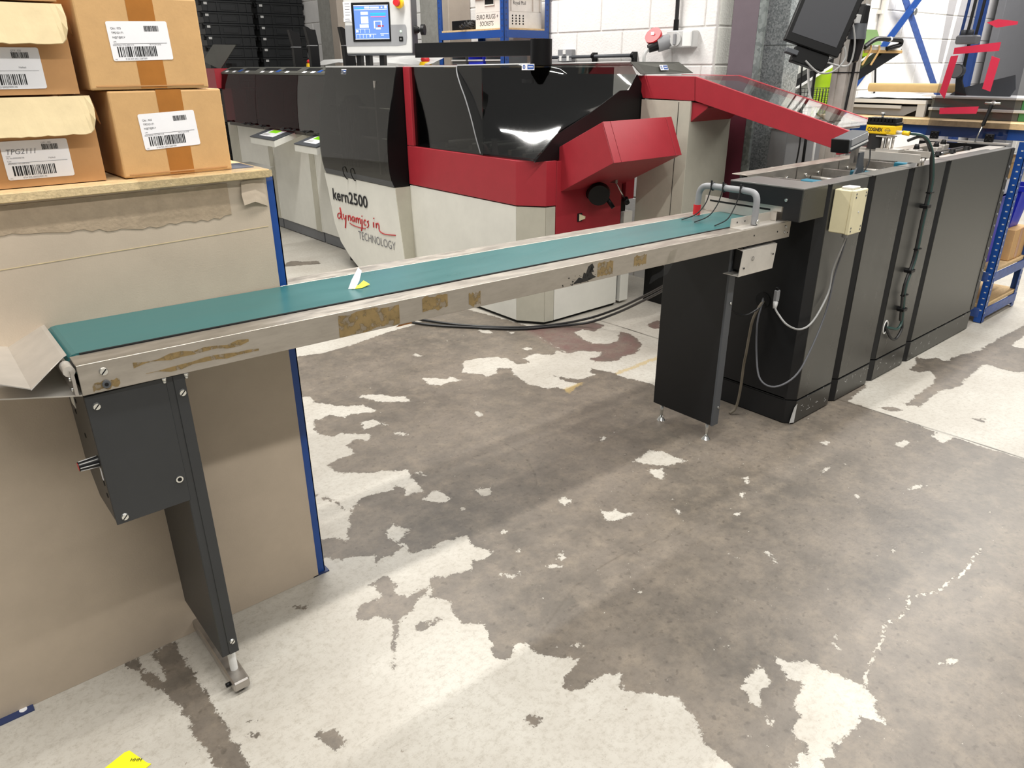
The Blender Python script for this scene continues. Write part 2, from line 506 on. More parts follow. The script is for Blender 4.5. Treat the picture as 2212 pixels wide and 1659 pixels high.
# ------------------------------------------------------------------ floor: worn paint on concrete
FLOOR_OPS=[
(-1,[(1.546,3.712),(1.691,3.662),(1.874,3.672),(2.122,3.722),(2.368,3.738),(2.608,3.88),(2.795,3.77),(2.873,3.251),(2.818,3.162),(2.81,3.129),(2.777,2.987),(2.731,2.742),(2.713,2.819),(2.647,2.785),(2.581,2.872),(2.485,2.851),(2.485,2.765),(2.405,2.82),(2.425,2.918),(2.376,2.975),(2.308,3.02),(2.226,3.033),(2.188,3.009),(2.113,2.909),(2.177,2.827),(2.17,2.781),(2.23,2.781),(2.293,2.834),(2.347,2.788),(2.313,2.736),(2.275,2.575),(2.311,2.459),(2.357,2.444),(2.371,2.395),(2.474,2.404),(2.442,2.468),(2.45,2.564),(2.503,2.454),(2.544,2.431),(2.627,2.437),(2.624,2.466),(2.674,2.504),(2.706,2.395),(2.716,2.373),(2.7,2.348),(2.743,2.196),(2.748,2.142),(2.761,2.068),(2.786,1.972),(3.007,1.855),(3.166,1.643),(3.438,1.559),(3.307,1.407),(3.302,1.248),(3.293,1.036),(3.294,0.846),(3.311,0.466),(2.58,-0.123),(1.387,0.063),(1.159,0.591),(1.161,0.637),(1.186,0.702),(1.214,0.751),(1.23,0.8),(1.198,0.842),(1.145,0.898),(1.144,0.929),(1.189,0.954),(1.12,0.982),(1.052,0.983),(1.022,1.013),(1.06,1.043),(1.129,1.06),(1.091,1.104),(1.055,1.158),(1.069,1.204),(1.028,1.216),(0.984,1.184),(0.96,1.216),(0.984,1.265),(1.02,1.332),(0.975,1.384),(0.971,1.426),(1.002,1.48),(0.966,1.539),(1.016,1.612),(1.057,1.593),(1.141,1.557),(1.177,1.595),(1.225,1.577),(1.255,1.587),(1.224,1.675),(1.252,1.722),(1.212,1.736),(1.141,1.746),(1.104,1.741),(1.035,1.77),(1.055,1.821),(1.05,1.856),(1.076,1.853),(1.096,1.875),(1.126,1.889),(1.088,1.928),(1.086,1.958),(1.046,1.931),(1.031,1.879),(1.042,1.832),(1.039,1.797),(0.951,1.812),(0.911,1.777),(0.938,1.812),(0.953,1.87),(0.914,1.892),(0.845,1.879),(0.815,1.928),(0.799,1.931),(0.842,2.041),(0.873,2.015),(0.899,2.005),(0.916,1.946),(0.935,2),(0.965,2.041),(0.981,2.083),(1.011,2.113),(0.996,2.2),(0.953,2.305),(0.959,2.323),(1.004,2.215),(0.996,2.148),(1.019,2.128),(1.095,2.175),(1.149,2.168),(1.213,2.152),(1.243,2.175),(1.25,2.137),(1.224,2.08),(1.282,2.069),(1.296,2.057),(1.311,2.184),(1.338,2.238),(1.215,2.318),(1.15,2.365),(1.117,2.402),(1.104,2.475),(1.119,2.489),(1.188,2.504),(1.239,2.497),(1.248,2.587),(1.306,2.618),(1.344,2.554),(1.377,2.61),(1.285,2.7),(1.251,2.697),(1.209,2.743),(1.209,2.807),(1.25,2.906),(1.293,2.892),(1.337,2.912),(1.374,2.833),(1.419,2.853),(1.49,2.804),(1.522,2.813),(1.508,2.898),(1.405,2.974),(1.342,3.092),(1.359,3.155),(1.324,3.184),(1.421,3.436),(1.501,3.616)]),
(1,[(1.526,2.997),(1.567,3.002),(1.635,2.956),(1.657,2.897),(1.707,2.854),(1.711,2.786),(1.65,2.825),(1.582,2.884),(1.565,2.95)]),
(1,[(1.908,2.985),(1.984,2.919),(1.991,2.884),(2.03,2.909),(2.044,2.838),(1.998,2.849),(1.927,2.853),(1.888,2.887)]),
(1,[(1.411,2.744),(1.465,2.732),(1.486,2.634),(1.446,2.669),(1.374,2.665)]),
(1,[(1.46,2.549),(1.487,2.551),(1.511,2.5),(1.483,2.503)]),
(1,[(1.443,1.947),(1.502,1.912),(1.472,1.875),(1.44,1.886)]),
(1,[(1.256,2.014),(1.311,2.044),(1.335,2.023),(1.349,1.934),(1.301,1.952)]),
(1,[(1.348,2.211),(1.371,2.166),(1.362,2.148),(1.349,2.164)]),
(1,[(2.578,2.982),(2.625,2.973),(2.631,2.936),(2.584,2.941)]),
(1,[(2.058,3.317),(2.086,3.317),(2.079,3.247),(2.06,3.27)]),
(1,[(1.591,3.81),(1.716,3.829),(1.819,3.777),(1.792,3.726),(1.582,3.747)]),
(1,[(1.855,3.783),(1.959,3.809),(2.074,3.749),(2.035,3.704),(1.968,3.705),(1.916,3.673),(1.864,3.738)]),
(1,[(1.854,2.477),(1.877,2.481),(1.874,2.432),(1.852,2.437)]),
(1,[(1.649,1.683),(1.671,1.688),(1.675,1.647),(1.637,1.634),(1.628,1.657)]),
(1,[(1.71,1.534),(1.731,1.495),(1.761,1.498),(1.76,1.456),(1.795,1.447),(1.74,1.43),(1.683,1.459)]),
(1,[(2.076,1.692),(2.151,1.693),(2.2,1.717),(2.232,1.661),(2.243,1.549),(2.153,1.581),(2.102,1.643)]),
(1,[(2.068,1.601),(2.127,1.577),(2.095,1.543),(2.06,1.522),(2.045,1.552)]),
(1,[(2.594,3.398),(2.643,3.335),(2.622,3.293),(2.572,3.328)]),
(1,[(2.712,3.275),(2.731,3.217),(2.698,3.194)]),
(1,[(1.871,2.487),(1.884,2.452),(1.861,2.436)]),
(1,[(2.116,1.92),(2.145,1.916),(2.133,1.895),(2.108,1.896)]),
(1,[(1.403,1.425),(1.437,1.437),(1.421,1.408),(1.394,1.408)]),
(1,[(1.341,1.419),(1.383,1.389),(1.369,1.378),(1.342,1.401)]),
(1,[(1.319,1.545),(1.337,1.553),(1.327,1.537),(1.315,1.536)]),
(1,[(1.333,1.88),(1.346,1.862),(1.321,1.854)]),
(1,[(1.348,1.665),(1.364,1.661),(1.366,1.649),(1.348,1.651)]),
(1,[(2.307,1.322),(2.335,1.311),(2.289,1.287),(2.27,1.292)]),
(1,[(2.2,1.267),(2.214,1.255),(2.169,1.235)]),
(1,[(2.07,1.202),(2.084,1.185),(2.063,1.181)]),
(1,[(2.808,1.282),(2.845,1.256),(2.811,1.249)]),
(1,[(3.036,1.055),(3.107,1.049),(3.109,1.023),(3.022,1.022)]),
(1,[(3.232,0.994),(3.316,0.986),(3.294,0.925),(3.2,0.929)]),
(1,[(2.705,0.868),(2.767,0.852),(2.8,0.819),(2.745,0.834),(2.703,0.853)]),
(1,[(1.956,1.005),(1.956,0.986),(1.923,0.938),(1.917,0.948)]),
(1,[(1.847,1.075),(1.847,1.035),(1.834,1.032)]),
(1,[(2.315,0.749),(2.317,0.742),(2.265,0.712),(2.26,0.72)]),
(1,[(1.74,0.657),(1.76,0.649),(1.736,0.64)]),
(1,[(1.718,0.636),(1.732,0.631),(1.709,0.612),(1.694,0.618)]),
(1,[(1.853,0.427),(1.918,0.387),(1.907,0.386),(1.856,0.415)]),
(1,[(1.149,1.117),(1.179,1.091),(1.158,1.096)]),
(1,[(1.475,0.831),(1.489,0.828),(1.477,0.817)]),
(1,[(1.469,1.141),(1.482,1.139),(1.466,1.129)]),
(1,[(1.347,0.625),(1.347,0.615),(1.358,0.6),(1.346,0.6),(1.339,0.613)]),
(1,[(1.203,1.486),(1.222,1.458),(1.255,1.452),(1.249,1.44),(1.212,1.446)]),
(1,[(1.341,1.419),(1.367,1.411),(1.376,1.378),(1.343,1.397)]),
(1,[(1.387,1.42),(1.437,1.441),(1.418,1.403)]),
(1,[(2.575,1.144),(2.667,1.144),(2.647,1.14),(2.571,1.136)]),
(1,[(2.698,1.172),(2.721,1.103),(2.708,1.101)]),
(1,[(1.318,1.552),(1.334,1.551),(1.32,1.532)]),
(1,[(1.926,1.353),(1.934,1.336),(1.914,1.327)]),
(1,[(2.776,0.608),(2.777,0.594),(2.758,0.595)]),
(1,[(2.523,0.977),(2.513,0.956),(2.492,0.957)]),
(1,[(2.12,0.846),(2.135,0.842),(2.113,0.834)]),
(1,[(1.488,0.721),(1.466,0.686),(1.449,0.669),(1.41,0.671),(1.36,0.646),(1.368,0.678),(1.38,0.707),(1.419,0.726)]),
(1,[(1.547,0.715),(1.555,0.685),(1.602,0.656),(1.608,0.606),(1.626,0.538),(1.631,0.503),(1.611,0.47),(1.582,0.456),(1.552,0.407),(1.538,0.446),(1.534,0.468),(1.491,0.459),(1.397,0.469),(1.361,0.45),(1.336,0.471),(1.322,0.452),(1.263,0.409),(1.213,0.481),(1.269,0.497),(1.351,0.508),(1.354,0.559),(1.415,0.57),(1.453,0.605),(1.516,0.621),(1.503,0.654)]),
(-1,[(4.157,1.446),(4.152,1.392),(4.227,1.366),(4.202,1.31),(4.352,1.297),(4.524,1.248),(4.635,1.256),(5.206,1.238),(5.544,1.226),(5.418,1.179),(4.744,1.161),(4.746,1.097),(4.833,1.021),(4.451,0.911),(4.37,0.981),(4.32,1.007),(4.31,1.087),(4.34,1.135),(4.293,1.157),(3.973,1.136),(3.896,1.121),(3.775,1.162),(3.489,1.154),(3.499,1.204),(3.656,1.22),(3.834,1.223),(3.948,1.259),(3.998,1.304),(3.934,1.342),(3.934,1.377),(4.053,1.402)]),
(-1,[(3.35,1.275),(3.406,1.227),(3.408,1.182),(3.352,1.216)]),
(-1,[(0.171,1.864),(0.208,1.865),(0.201,1.839),(0.211,1.798),(0.241,1.711),(0.244,1.86),(0.304,1.859),(0.305,1.774),(0.306,1.671),(0.308,1.588),(0.307,1.539),(0.309,1.476),(0.306,1.33),(0.308,1.259),(0.262,1.299),(0.249,1.367),(0.246,1.435),(0.237,1.48),(0.246,1.543),(0.243,1.608),(0.225,1.687),(0.195,1.742),(0.195,1.804)]),
(-1,[(0.628,1.776),(0.648,1.768),(0.664,1.744),(0.648,1.734),(0.636,1.754)]),
(-1,[(0.467,1.29),(0.48,1.304),(0.493,1.294),(0.514,1.295),(0.512,1.277),(0.518,1.24),(0.503,1.228),(0.48,1.235),(0.474,1.265)]),
(-1,[(0.354,1.451),(0.367,1.45),(0.373,1.439),(0.358,1.44)]),
(-1,[(0.338,1.41),(0.352,1.414),(0.361,1.4),(0.352,1.394),(0.34,1.399)]),
(-1,[(0.745,1.607),(0.786,1.652),(0.815,1.641),(0.861,1.643),(0.857,1.713),(0.91,1.718),(0.923,1.656),(0.891,1.631),(0.912,1.585),(0.957,1.589),(1.012,1.58),(0.922,1.549),(0.892,1.521),(0.835,1.516),(0.768,1.426),(0.71,1.338),(0.763,1.431),(0.823,1.532),(0.797,1.57),(0.761,1.575)]),
(-1,[(0.856,1.473),(0.908,1.454),(0.951,1.444),(0.907,1.429),(0.855,1.436)]),
(-1,[(0.936,1.976),(0.969,1.937),(1.011,1.825),(0.932,1.842),(0.826,1.9),(0.814,1.943)]),
(-1,[(0.897,1.012),(0.917,0.996),(0.907,0.976),(0.884,0.977),(0.881,0.999)]),
(-1,[(2.365,5.704),(2.476,5.801),(2.542,5.704),(2.658,5.641),(2.609,5.544),(2.482,5.602),(2.36,5.644)]),
(-1,[(2.536,3.821),(2.609,3.81),(2.632,3.703),(2.583,3.662),(2.504,3.731)]),
(-1,[(3.287,1.446),(3.558,1.462),(3.564,1.425),(3.269,1.402)]),
(-1,[(3.498,1.227),(3.529,1.187),(3.452,1.185)]),
(-1,[(3.541,0.945),(3.608,0.9),(3.545,0.898)]),
(1,[(3.984,1.298),(3.948,1.259),(3.913,1.255)]),
(-1,[(2.814,3.215),(2.777,2.987),(2.731,2.742),(2.814,2.731),(2.891,2.633),(2.832,2.594),(2.77,2.619),(2.755,2.56),(2.86,2.483),(2.922,2.517),(3.018,2.493),(3.151,2.564),(3.22,2.669),(3.246,2.75),(3.226,2.803),(3.104,2.703),(3.006,2.706),(2.95,2.771),(2.97,2.887),(3.008,2.975),(3.086,2.978),(3.112,2.902),(3.249,2.946),(3.231,3.056),(3.094,3.062),(2.974,3.148)]),
(-1,[(3.432,2.768),(3.514,2.79),(3.598,2.794),(3.454,2.676),(3.423,2.703)])]
FLOOR_RED=[[(2.814,3.215),(2.777,2.987),(2.731,2.742),(2.814,2.731),(2.891,2.633),(2.832,2.594),(2.77,2.619),(2.755,2.56),(2.86,2.483),(2.922,2.517),(3.018,2.493),(3.151,2.564),(3.22,2.669),(3.246,2.75),(3.226,2.803),(3.104,2.703),(3.006,2.706),(2.95,2.771),(2.97,2.887),(3.008,2.975),(3.086,2.978),(3.112,2.902),(3.249,2.946),(3.231,3.056),(3.094,3.062),(2.974,3.148)],
[(3.432,2.768),(3.514,2.79),(3.598,2.794),(3.454,2.676),(3.423,2.703)]]
FLOOR_CRACK=[[(2.514,0.535),(2.432,0.533),(2.342,0.523),(2.252,0.535),(2.195,0.535),(2.135,0.556),(2.082,0.586),(2.032,0.568),(1.962,0.563),(1.909,0.58),(1.825,0.552),(1.76,0.543),(1.673,0.522),(1.632,0.505),(1.604,0.469)],
[(1.544,0.472),(1.512,0.463),(1.448,0.469),(1.41,0.463)]]
FLOOR_JOINT=[[(3.29,1.492),(3.316,0.657),(3.315,0.362)],
[(3.288,3.124),(3.306,2.561)]]
FLOOR_YELLOW=[[(2.71,2.378),(3.085,2.39),(3.056,2.356),(2.694,2.353)],
[(2.36,2.405),(2.48,2.41),(2.503,2.391),(2.351,2.353)]]
FLOOR_SCRATCH=[[(1.762,2.225),(1.779,2.11),(1.752,1.981),(1.703,1.88),(1.657,1.819),(1.625,1.798),(1.564,1.787)],
[(1.884,1.231),(1.655,1.291),(1.493,1.303),(1.337,1.286),(1.111,1.202)],
[(1.097,1.549),(1.212,1.459),(1.326,1.403)]]

def seg_dist(P, poly, closed=True):
    d = np.full(len(P), 9.0)
    n = len(poly)
    for i in range(n if closed else n - 1):
        a = np.array(poly[i]); b = np.array(poly[(i + 1) % n])
        ab = b - a
        t = np.clip(((P - a) @ ab) / max(ab @ ab, 1e-9), 0, 1)
        d = np.minimum(d, np.hypot(*(P - a - t[:, None] * ab).T))
    return d

def signed(P, poly):
    d = seg_dist(P, poly)
    ins = np.zeros(len(P), bool)
    n = len(poly)
    for i in range(n):
        x0, y0 = poly[i]; x1, y1 = poly[(i + 1) % n]
        if y0 == y1:
            continue
        c = ((y0 > P[:, 1]) != (y1 > P[:, 1])) & (P[:, 0] < (x1 - x0) * (P[:, 1] - y0) / (y1 - y0) + x0)
        ins ^= c
    return np.where(ins, d, -d)

def floor_mesh():
    xs = np.concatenate([np.linspace(-4, -0.3, 8)[:-1], np.arange(-0.3, 3.45, 0.0125), np.arange(3.45, 6.4, 0.035), np.linspace(6.4, 13, 14)])
    ys = np.concatenate([np.linspace(-3, 0.1, 8)[:-1], np.arange(0.1, 3.3, 0.0125), np.arange(3.3, 7.6, 0.04), np.linspace(7.6, 14, 14)])
    X, Y = np.meshgrid(xs, ys)
    P = np.stack([X.ravel(), Y.ravel()], 1)
    near = (P[:, 0] > -0.6) & (P[:, 0] < 8) & (P[:, 1] > -0.4) & (P[:, 1] < 8)
    idx = np.where(near)[0]
    Q = P[idx]
    s = np.full(len(Q), 1.0)
    for k, poly in FLOOR_OPS:
        pa = np.array(poly)
        lo, hi = pa.min(0) - 0.6, pa.max(0) + 0.6
        w = np.where(((Q > lo) & (Q < hi)).all(1))[0]
        if len(w) == 0:
            continue
        d = signed(Q[w], poly)
        s[w] = np.maximum(s[w], d) if k > 0 else np.minimum(s[w], -d)
    red = np.full(len(Q), -1.0)
    for poly in FLOOR_RED:
        red = np.maximum(red, signed(Q, poly))
    yel = np.full(len(Q), -1.0)
    for poly in FLOOR_YELLOW:
        yel = np.maximum(yel, signed(Q, poly))
    att = {'paint': (s, 1.0), 'redness': (red, -1.0), 'yellowness': (yel, -1.0)}
    for nm, lines in (('crack', FLOOR_CRACK), ('joint', FLOOR_JOINT), ('scratch', FLOOR_SCRATCH)):
        d = np.full(len(Q), 9.0)
        for l in lines:
            d = np.minimum(d, seg_dist(Q, l, False))
        att[nm] = (d, 9.0)
    nx, ny = len(xs), len(ys)
    me = bpy.data.meshes.new('floor')
    co = np.zeros((len(P), 3), np.float32)
    co[:, :2] = P
    i = np.arange(nx * ny).reshape(ny, nx)
    F = np.stack([i[:-1, :-1], i[:-1, 1:], i[1:, 1:], i[1:, :-1]], -1).reshape(-1, 4)
    me.vertices.add(len(P)); me.vertices.foreach_set('co', co.ravel())
    me.loops.add(F.size); me.loops.foreach_set('vertex_index', F.ravel().astype(np.int32))
    me.polygons.add(len(F)); me.polygons.foreach_set('loop_start', np.arange(0, F.size, 4, dtype=np.int32))
    me.update(calc_edges=True)
    for nm, (v, dflt) in att.items():
        full = np.full(len(P), dflt, np.float32)
        full[idx] = v
        me.attributes.new(nm, 'FLOAT', 'POINT').data.foreach_set('value', full)
    return me

def floor_material():
    m = bpy.data.materials.new('worn_painted_concrete')
    m.use_nodes = True
    N, L = m.node_tree.nodes, m.node_tree.links
    b = N['Principled BSDF']
    tc = N.new('ShaderNodeTexCoord')
    def nz(scale, detail=6, rough=0.6, vec=None):
        n = N.new('ShaderNodeTexNoise')
        n.inputs['Scale'].default_value = scale
        n.inputs['Detail'].default_value = detail
        n.inputs['Roughness'].default_value = rough
        L.new(vec or tc.outputs['Object'], n.inputs['Vector'])
        return n.outputs['Fac']
    def at(nm):
        a = N.new('ShaderNodeAttribute')
        a.attribute_name = nm
        return a.outputs['Fac']
    def op(o, a, c=None, d=None):
        n = N.new('ShaderNodeMath')
        n.operation = o
        for i, q in enumerate((a, c, d)):
            if q is None:
                continue
            if isinstance(q, (int, float)):
                n.inputs[i].default_value = q
            else:
                L.new(q, n.inputs[i])
        return n.outputs[0]
    def ramp(v, a, c, lo=0.0, hi=1.0):
        n = N.new('ShaderNodeMapRange')
        L.new(v, n.inputs['Value'])
        for k, q in (('From Min', a), ('From Max', c), ('To Min', lo), ('To Max', hi)):
            n.inputs[k].default_value = q
        return n.outputs['Result']
    def mix(f, a, c):
        n = N.new('ShaderNodeMix')
        n.data_type = 'RGBA'
        if isinstance(f, (int, float)):
            n.inputs[0].default_value = f
        else:
            L.new(f, n.inputs[0])
        for i, q in ((6, a), (7, c)):
            if isinstance(q, str):
                n.inputs[i].default_value = lin(q)
            else:
                L.new(q, n.inputs[i])
        return n.outputs[2]
    rough_edge = op('ADD', op('MULTIPLY', op('SUBTRACT', nz(22, 9, 0.78), 0.5), 0.085), op('MULTIPLY', op('SUBTRACT', nz(130, 4, 0.7), 0.5), 0.02))
    s = op('ADD', at('paint'), rough_edge)
    paint = ramp(s, -0.001, 0.001)
    # flakes of paint left on the bare concrete, bare pin-holes in the paint
    flakes = ramp(nz(46, 6, 0.66), 0.685, 0.692)
    paint = op('MAXIMUM', paint, flakes)
    cr = ramp(op('ADD', at('crack'), op('MULTIPLY', op('SUBTRACT', nz(60, 4, 0.7), 0.55), 0.035)), 0.0015, 0.0035, 1.0, 0.0)
    paint = op('MAXIMUM', paint, cr)
    pits = ramp(nz(34, 3, 0.55), 0.735, 0.742)
    paint_c = mix(ramp(nz(3.0, 5), 0.35, 0.7), '#c3bfb5', '#b1aba0')
    paint_c = mix(op('MULTIPLY', ramp(nz(50, 8, 0.82), 0.48, 0.68), 0.55), paint_c, '#8d8475')
    paint_c = mix(op('MULTIPLY', pits, 0.55), paint_c, '#77695a')
    bare_c = mix(ramp(nz(1.9, 7, 0.68), 0.34, 0.66), '#5b554d', '#7f766b')
    bare_c = mix(op('MULTIPLY', ramp(nz(11, 7, 0.7), 0.45, 0.72), 0.45), bare_c, '#9b8e7c')
    bare_c = mix(op('MULTIPLY', ramp(nz(42, 8, 0.8), 0.48, 0.70), 0.5), bare_c, '#524a43')
    red_m = op('MULTIPLY', ramp(op('ADD', at('redness'), rough_edge), -0.03, 0.03), ramp(nz(9, 6, 0.7), 0.35, 0.62, 0.25, 0.8))
    bare_c = mix(red_m, bare_c, '#70524f')
    yel_m = op('MULTIPLY', ramp(op('ADD', at('yellowness'), rough_edge), -0.002, 0.004), 0.6)
    c = mix(paint, bare_c, paint_c)
    c = mix(yel_m, c, '#b59c60')
    sc = ramp(at('scratch'), 0.001, 0.006, 0.45, 0.0)
    c = mix(sc, c, '#4f463c')
    blot = op('MULTIPLY', ramp(nz(38, 2, 0.5), 0.63, 0.70), 0.35)
    bare_m = op('SUBTRACT', 1.0, paint)
    c = mix(op('MULTIPLY', blot, bare_m), c, '#3d3731')
    grit = op('MULTIPLY', ramp(nz(160, 4, 0.7), 0.62, 0.70), 0.45)
    c = mix(grit, c, '#4b433b')
    # fine directional scuffs
    mp = N.new('ShaderNodeMapping')
    mp.inputs['Rotation'].default_value = (0, 0, 0.7)
    mp.inputs['Scale'].default_value = (2.2, 60, 1)
    L.new(tc.outputs['Object'], mp.inputs['Vector'])
    scuff = op('MULTIPLY', ramp(nz(3.0, 4, 0.65, mp.outputs['Vector']), 0.62, 0.74), 0.3)
    c = mix(scuff, c, '#5c544a')
    jt = ramp(at('joint'), 0.003, 0.009, 0.85, 0.0)
    c = mix(jt, c, '#3f392f')
    L.new(c, b.inputs['Base Color'])
    L.new(ramp(paint, 0, 1, 0.42, 0.5), b.inputs['Roughness'])
    b.inputs['Specular IOR Level'].default_value = 0.45
    bp = N.new('ShaderNodeBump')
    bp.inputs['Strength'].default_value = 0.35
    bp.inputs['Distance'].default_value = 0.002
    L.new(op('ADD', paint, op('MULTIPLY', nz(90, 5), 0.5)), bp.inputs['Height'])
    L.new(bp.outputs['Normal'], b.inputs['Normal'])
    return m

fm = floor_mesh()
fm.materials.append(floor_material())
floor = bpy.data.objects.new('floor', fm)
COL.objects.link(floor)
floor['kind'] = 'structure'
floor['label'] = 'concrete floor with flaking off-white paint over bare grey patches'

# ------------------------------------------------------------------ block walls (every block its own piece)
COURSE, BLK, JOINT = 0.225, 0.45, 0.010
Z0 = 0.138 - 0.225
def block_mesh(l, m, seed):
    mb = MB()
    mb.box(0, l, -0.012, 0.03, 0, COURSE - JOINT, 0.004)
    bm = mb.bm
    bmesh.ops.recalc_face_normals(bm, faces=bm.faces)
    me = bpy.data.meshes.new('block')
    bm.to_mesh(me)
    bm.free()
    me.materials.append(M[m])
    return me
BM = {}
def wall_run(wall, o, along, length, z1, m, cuts=(0.10, 0.325)):
    """lay block courses from corner o in direction along; outer face looks along -normal"""
    al = Vector(along)
    ang = math.atan2(al.y, al.x)
    k = 0
    z = Z0
    while z < z1:
        x = 0.0
        first = cuts[k % 2]
        w = first
        while x < length - 0.02:
            w = min(w, length - x)
            key = (round(w, 3), m)
            if key not in BM:
                BM[key] = block_mesh(w - JOINT, m, 0)
            b = bpy.data.objects.new('block', BM[key])
            COL.objects.link(b)
            p = Vector(o) + al * (x + JOINT / 2) + Vector((0, 0, z + JOINT / 2))
            b.location = p + Vector((random.uniform(-1, 1), random.uniform(-1, 1), 0)) * 0.0008
            b.rotation_euler = (0, 0, ang)
            b.parent = wall
            x += w
            w = BLK
        k += 1
        z += COURSE

# wall_back: inner face x = 4.28, running away from its free corner at y = 3.05
wb = MB().box(4.276, 4.52, 3.065, 9.6, 0, 3.6).build('wall_back', 'mortar')
wb['kind'] = 'structure'
wb['label'] = 'white painted blockwork wall behind the machine'
wall_run(wb, (4.31 - 0.03, 9.5, 0), (0, -1, 0), 6.44, 2.5, "wall", (0.05, 0.26))
# wall_corner: the short return of that wall, face y = 3.05
wc = MB().box(4.285, 5.55, 3.057, 3.3, 0, 3.6).build('wall_corner', 'mortar')
wc['kind'] = 'structure'
wc['label'] = 'grey-white blockwork return beside the steel column'
wall_run(wc, (4.283, 3.062, 0), (1, 0, 0), 1.2, 2.5, 'pier', (0.14, 0.215))
wr = MB().box(5.5, 12.5, 3.515, 3.7, 0, 3.6).build('wall_right', 'mortar')
wr['kind'] = 'structure'
wr['label'] = 'bright white blockwork wall at right'
wall_run(wr, (5.6, 3.52, 0), (1, 0, 0), 6.6, 2.45, 'wall', (0.45, 0.225))

# ------------------------------------------------------------------ packing bench at left with greyboard front
bench = thing('packing_bench', (0.3, 2.1, 0), 'blue-legged packing bench with a chipboard top, its front covered by greyboard', 'bench')
top = MB().box(-0.7, 0.762, 1.84, 2.42, 1.242, 1.262, 0.003).build('bench_top', 'chip', bench)
MB().box(-0.7, 0.765, 1.8385, 1.8405, 1.244, 1.260).build('edge_strip', 'chip_edge', top)
# blue corner posts: folded angle section
def post(x, y, sx, sy, z1, nm='post', parent=None, m='blue', foot=True):
    mb = MB()
    t = 0.003
    mb.box(min(x, x + sx * 0.045), max(x, x + sx * 0.045), min(y, y + sy * t), max(y, y + sy * t), 0.004, z1)
    mb.box(min(x, x + sx * t), max(x, x + sx * t), min(y, y + sy * 0.045), max(y, y + sy * 0.045), 0.004, z1)
    return mb.build(nm, m, parent)
post(0.779, 1.866, -1, 1, 1.242, 'post', bench)
post(0.779, 2.41, -1, -1, 1.242, 'post', bench)
ft = MB().box(0.735, 0.79, 1.858, 1.90, 0, 0.004).build('foot_plate', 'bracket_blue', bench)
fb = MB().box(-0.16, -0.044, 1.836, 1.872, 0, 0.004)
fb = fb.build('foot_plate', 'bracket_blue', bench)
MB().cyl((-0.066, 1.853, 0.004), (-0.066, 1.853, 0.0046), 0.009, 14).build('bolt_hole', 'label', fb)
# greyboard sheet hung on the front, torn along its top
rnd = random.Random(3)
tb = []
xx = 0.755
while xx > -0.7:
    tb.append((xx, 1.2 + 0.02 * math.sin(xx * 9) + rnd.uniform(-0.006, 0.006)))
    xx -= 0.02
pts = [(-0.7, 1.858, 0.0005), (0.752, 1.858, 0.0005), (0.755, 1.858, 1.241), (-0.7, 1.858, 1.241)]
sheet = MB().prism(pts, (0, 0.004, 0)).build('greyboard_sheet', 'board', bench)
# peeled upper ply: torn strip with a ragged lower edge, its dark colour also holding the bench top's shade, and the crease line across the sheet
low = [(x, 1.8565, 1.166 + 0.012 * math.sin(x * 7 + 1) + rnd.uniform(-0.004, 0.004)) for x in [0.655 - 0.015 * i for i in range(90)]]
MB().prism([(0.655, 1.8565, 1.236)] + low + [(low[-1][0], 1.8565, 1.236)], (0, 0.0015, 0)).build('torn_shaded_ply', 'board_torn_shade', sheet)
MB().prism([(0.745, 1.8572, 1.118), (0.3, 1.8572, 1.108), (-0.7, 1.8572, 1.085), (-0.7, 1.8572, 1.0865), (0.3, 1.8572, 1.1095), (0.745, 1.8572, 1.1195)], (0, 0.0006, 0)).build('crease', 'kraft_pale', sheet)
# dangling torn flap at the right end
MB().grid([[(0.69, 1.857, 1.236), (0.72, 1.855, 1.238), (0.748, 1.857, 1.236)], [(0.684, 1.85, 1.205), (0.72, 1.846, 1.20), (0.75, 1.856, 1.2)], [(0.686, 1.846, 1.18), (0.715, 1.848, 1.186), (0.75, 1.8575, 1.17)]], thick=0.002).build('torn_corner', 'board', sheet)
# stretch film wrapped round the table's corner
rows = []
for i in range(16):
    t = i / 15
    x = 0.45 + 0.322 * t
    j = lambda: rnd.uniform(-0.003, 0.003)
    rows.append([(x, 1.93 + 0.06 * t, 1.2655 + abs(j())), (x, 1.87, 1.266 + abs(j())), (x, 1.835 + j() * 0.5, 1.264 + j()), (x, 1.832 + j(), 1.252 + j()), (x, 1.835 + j(), 1.236 + j())])
MB().grid(rows).build('stretch_film', 'film', top)
MB().box(0.60, 0.745, 1.90, 2.0, 1.262, 1.264).build('blue_patch', 'bracket_blue', top)

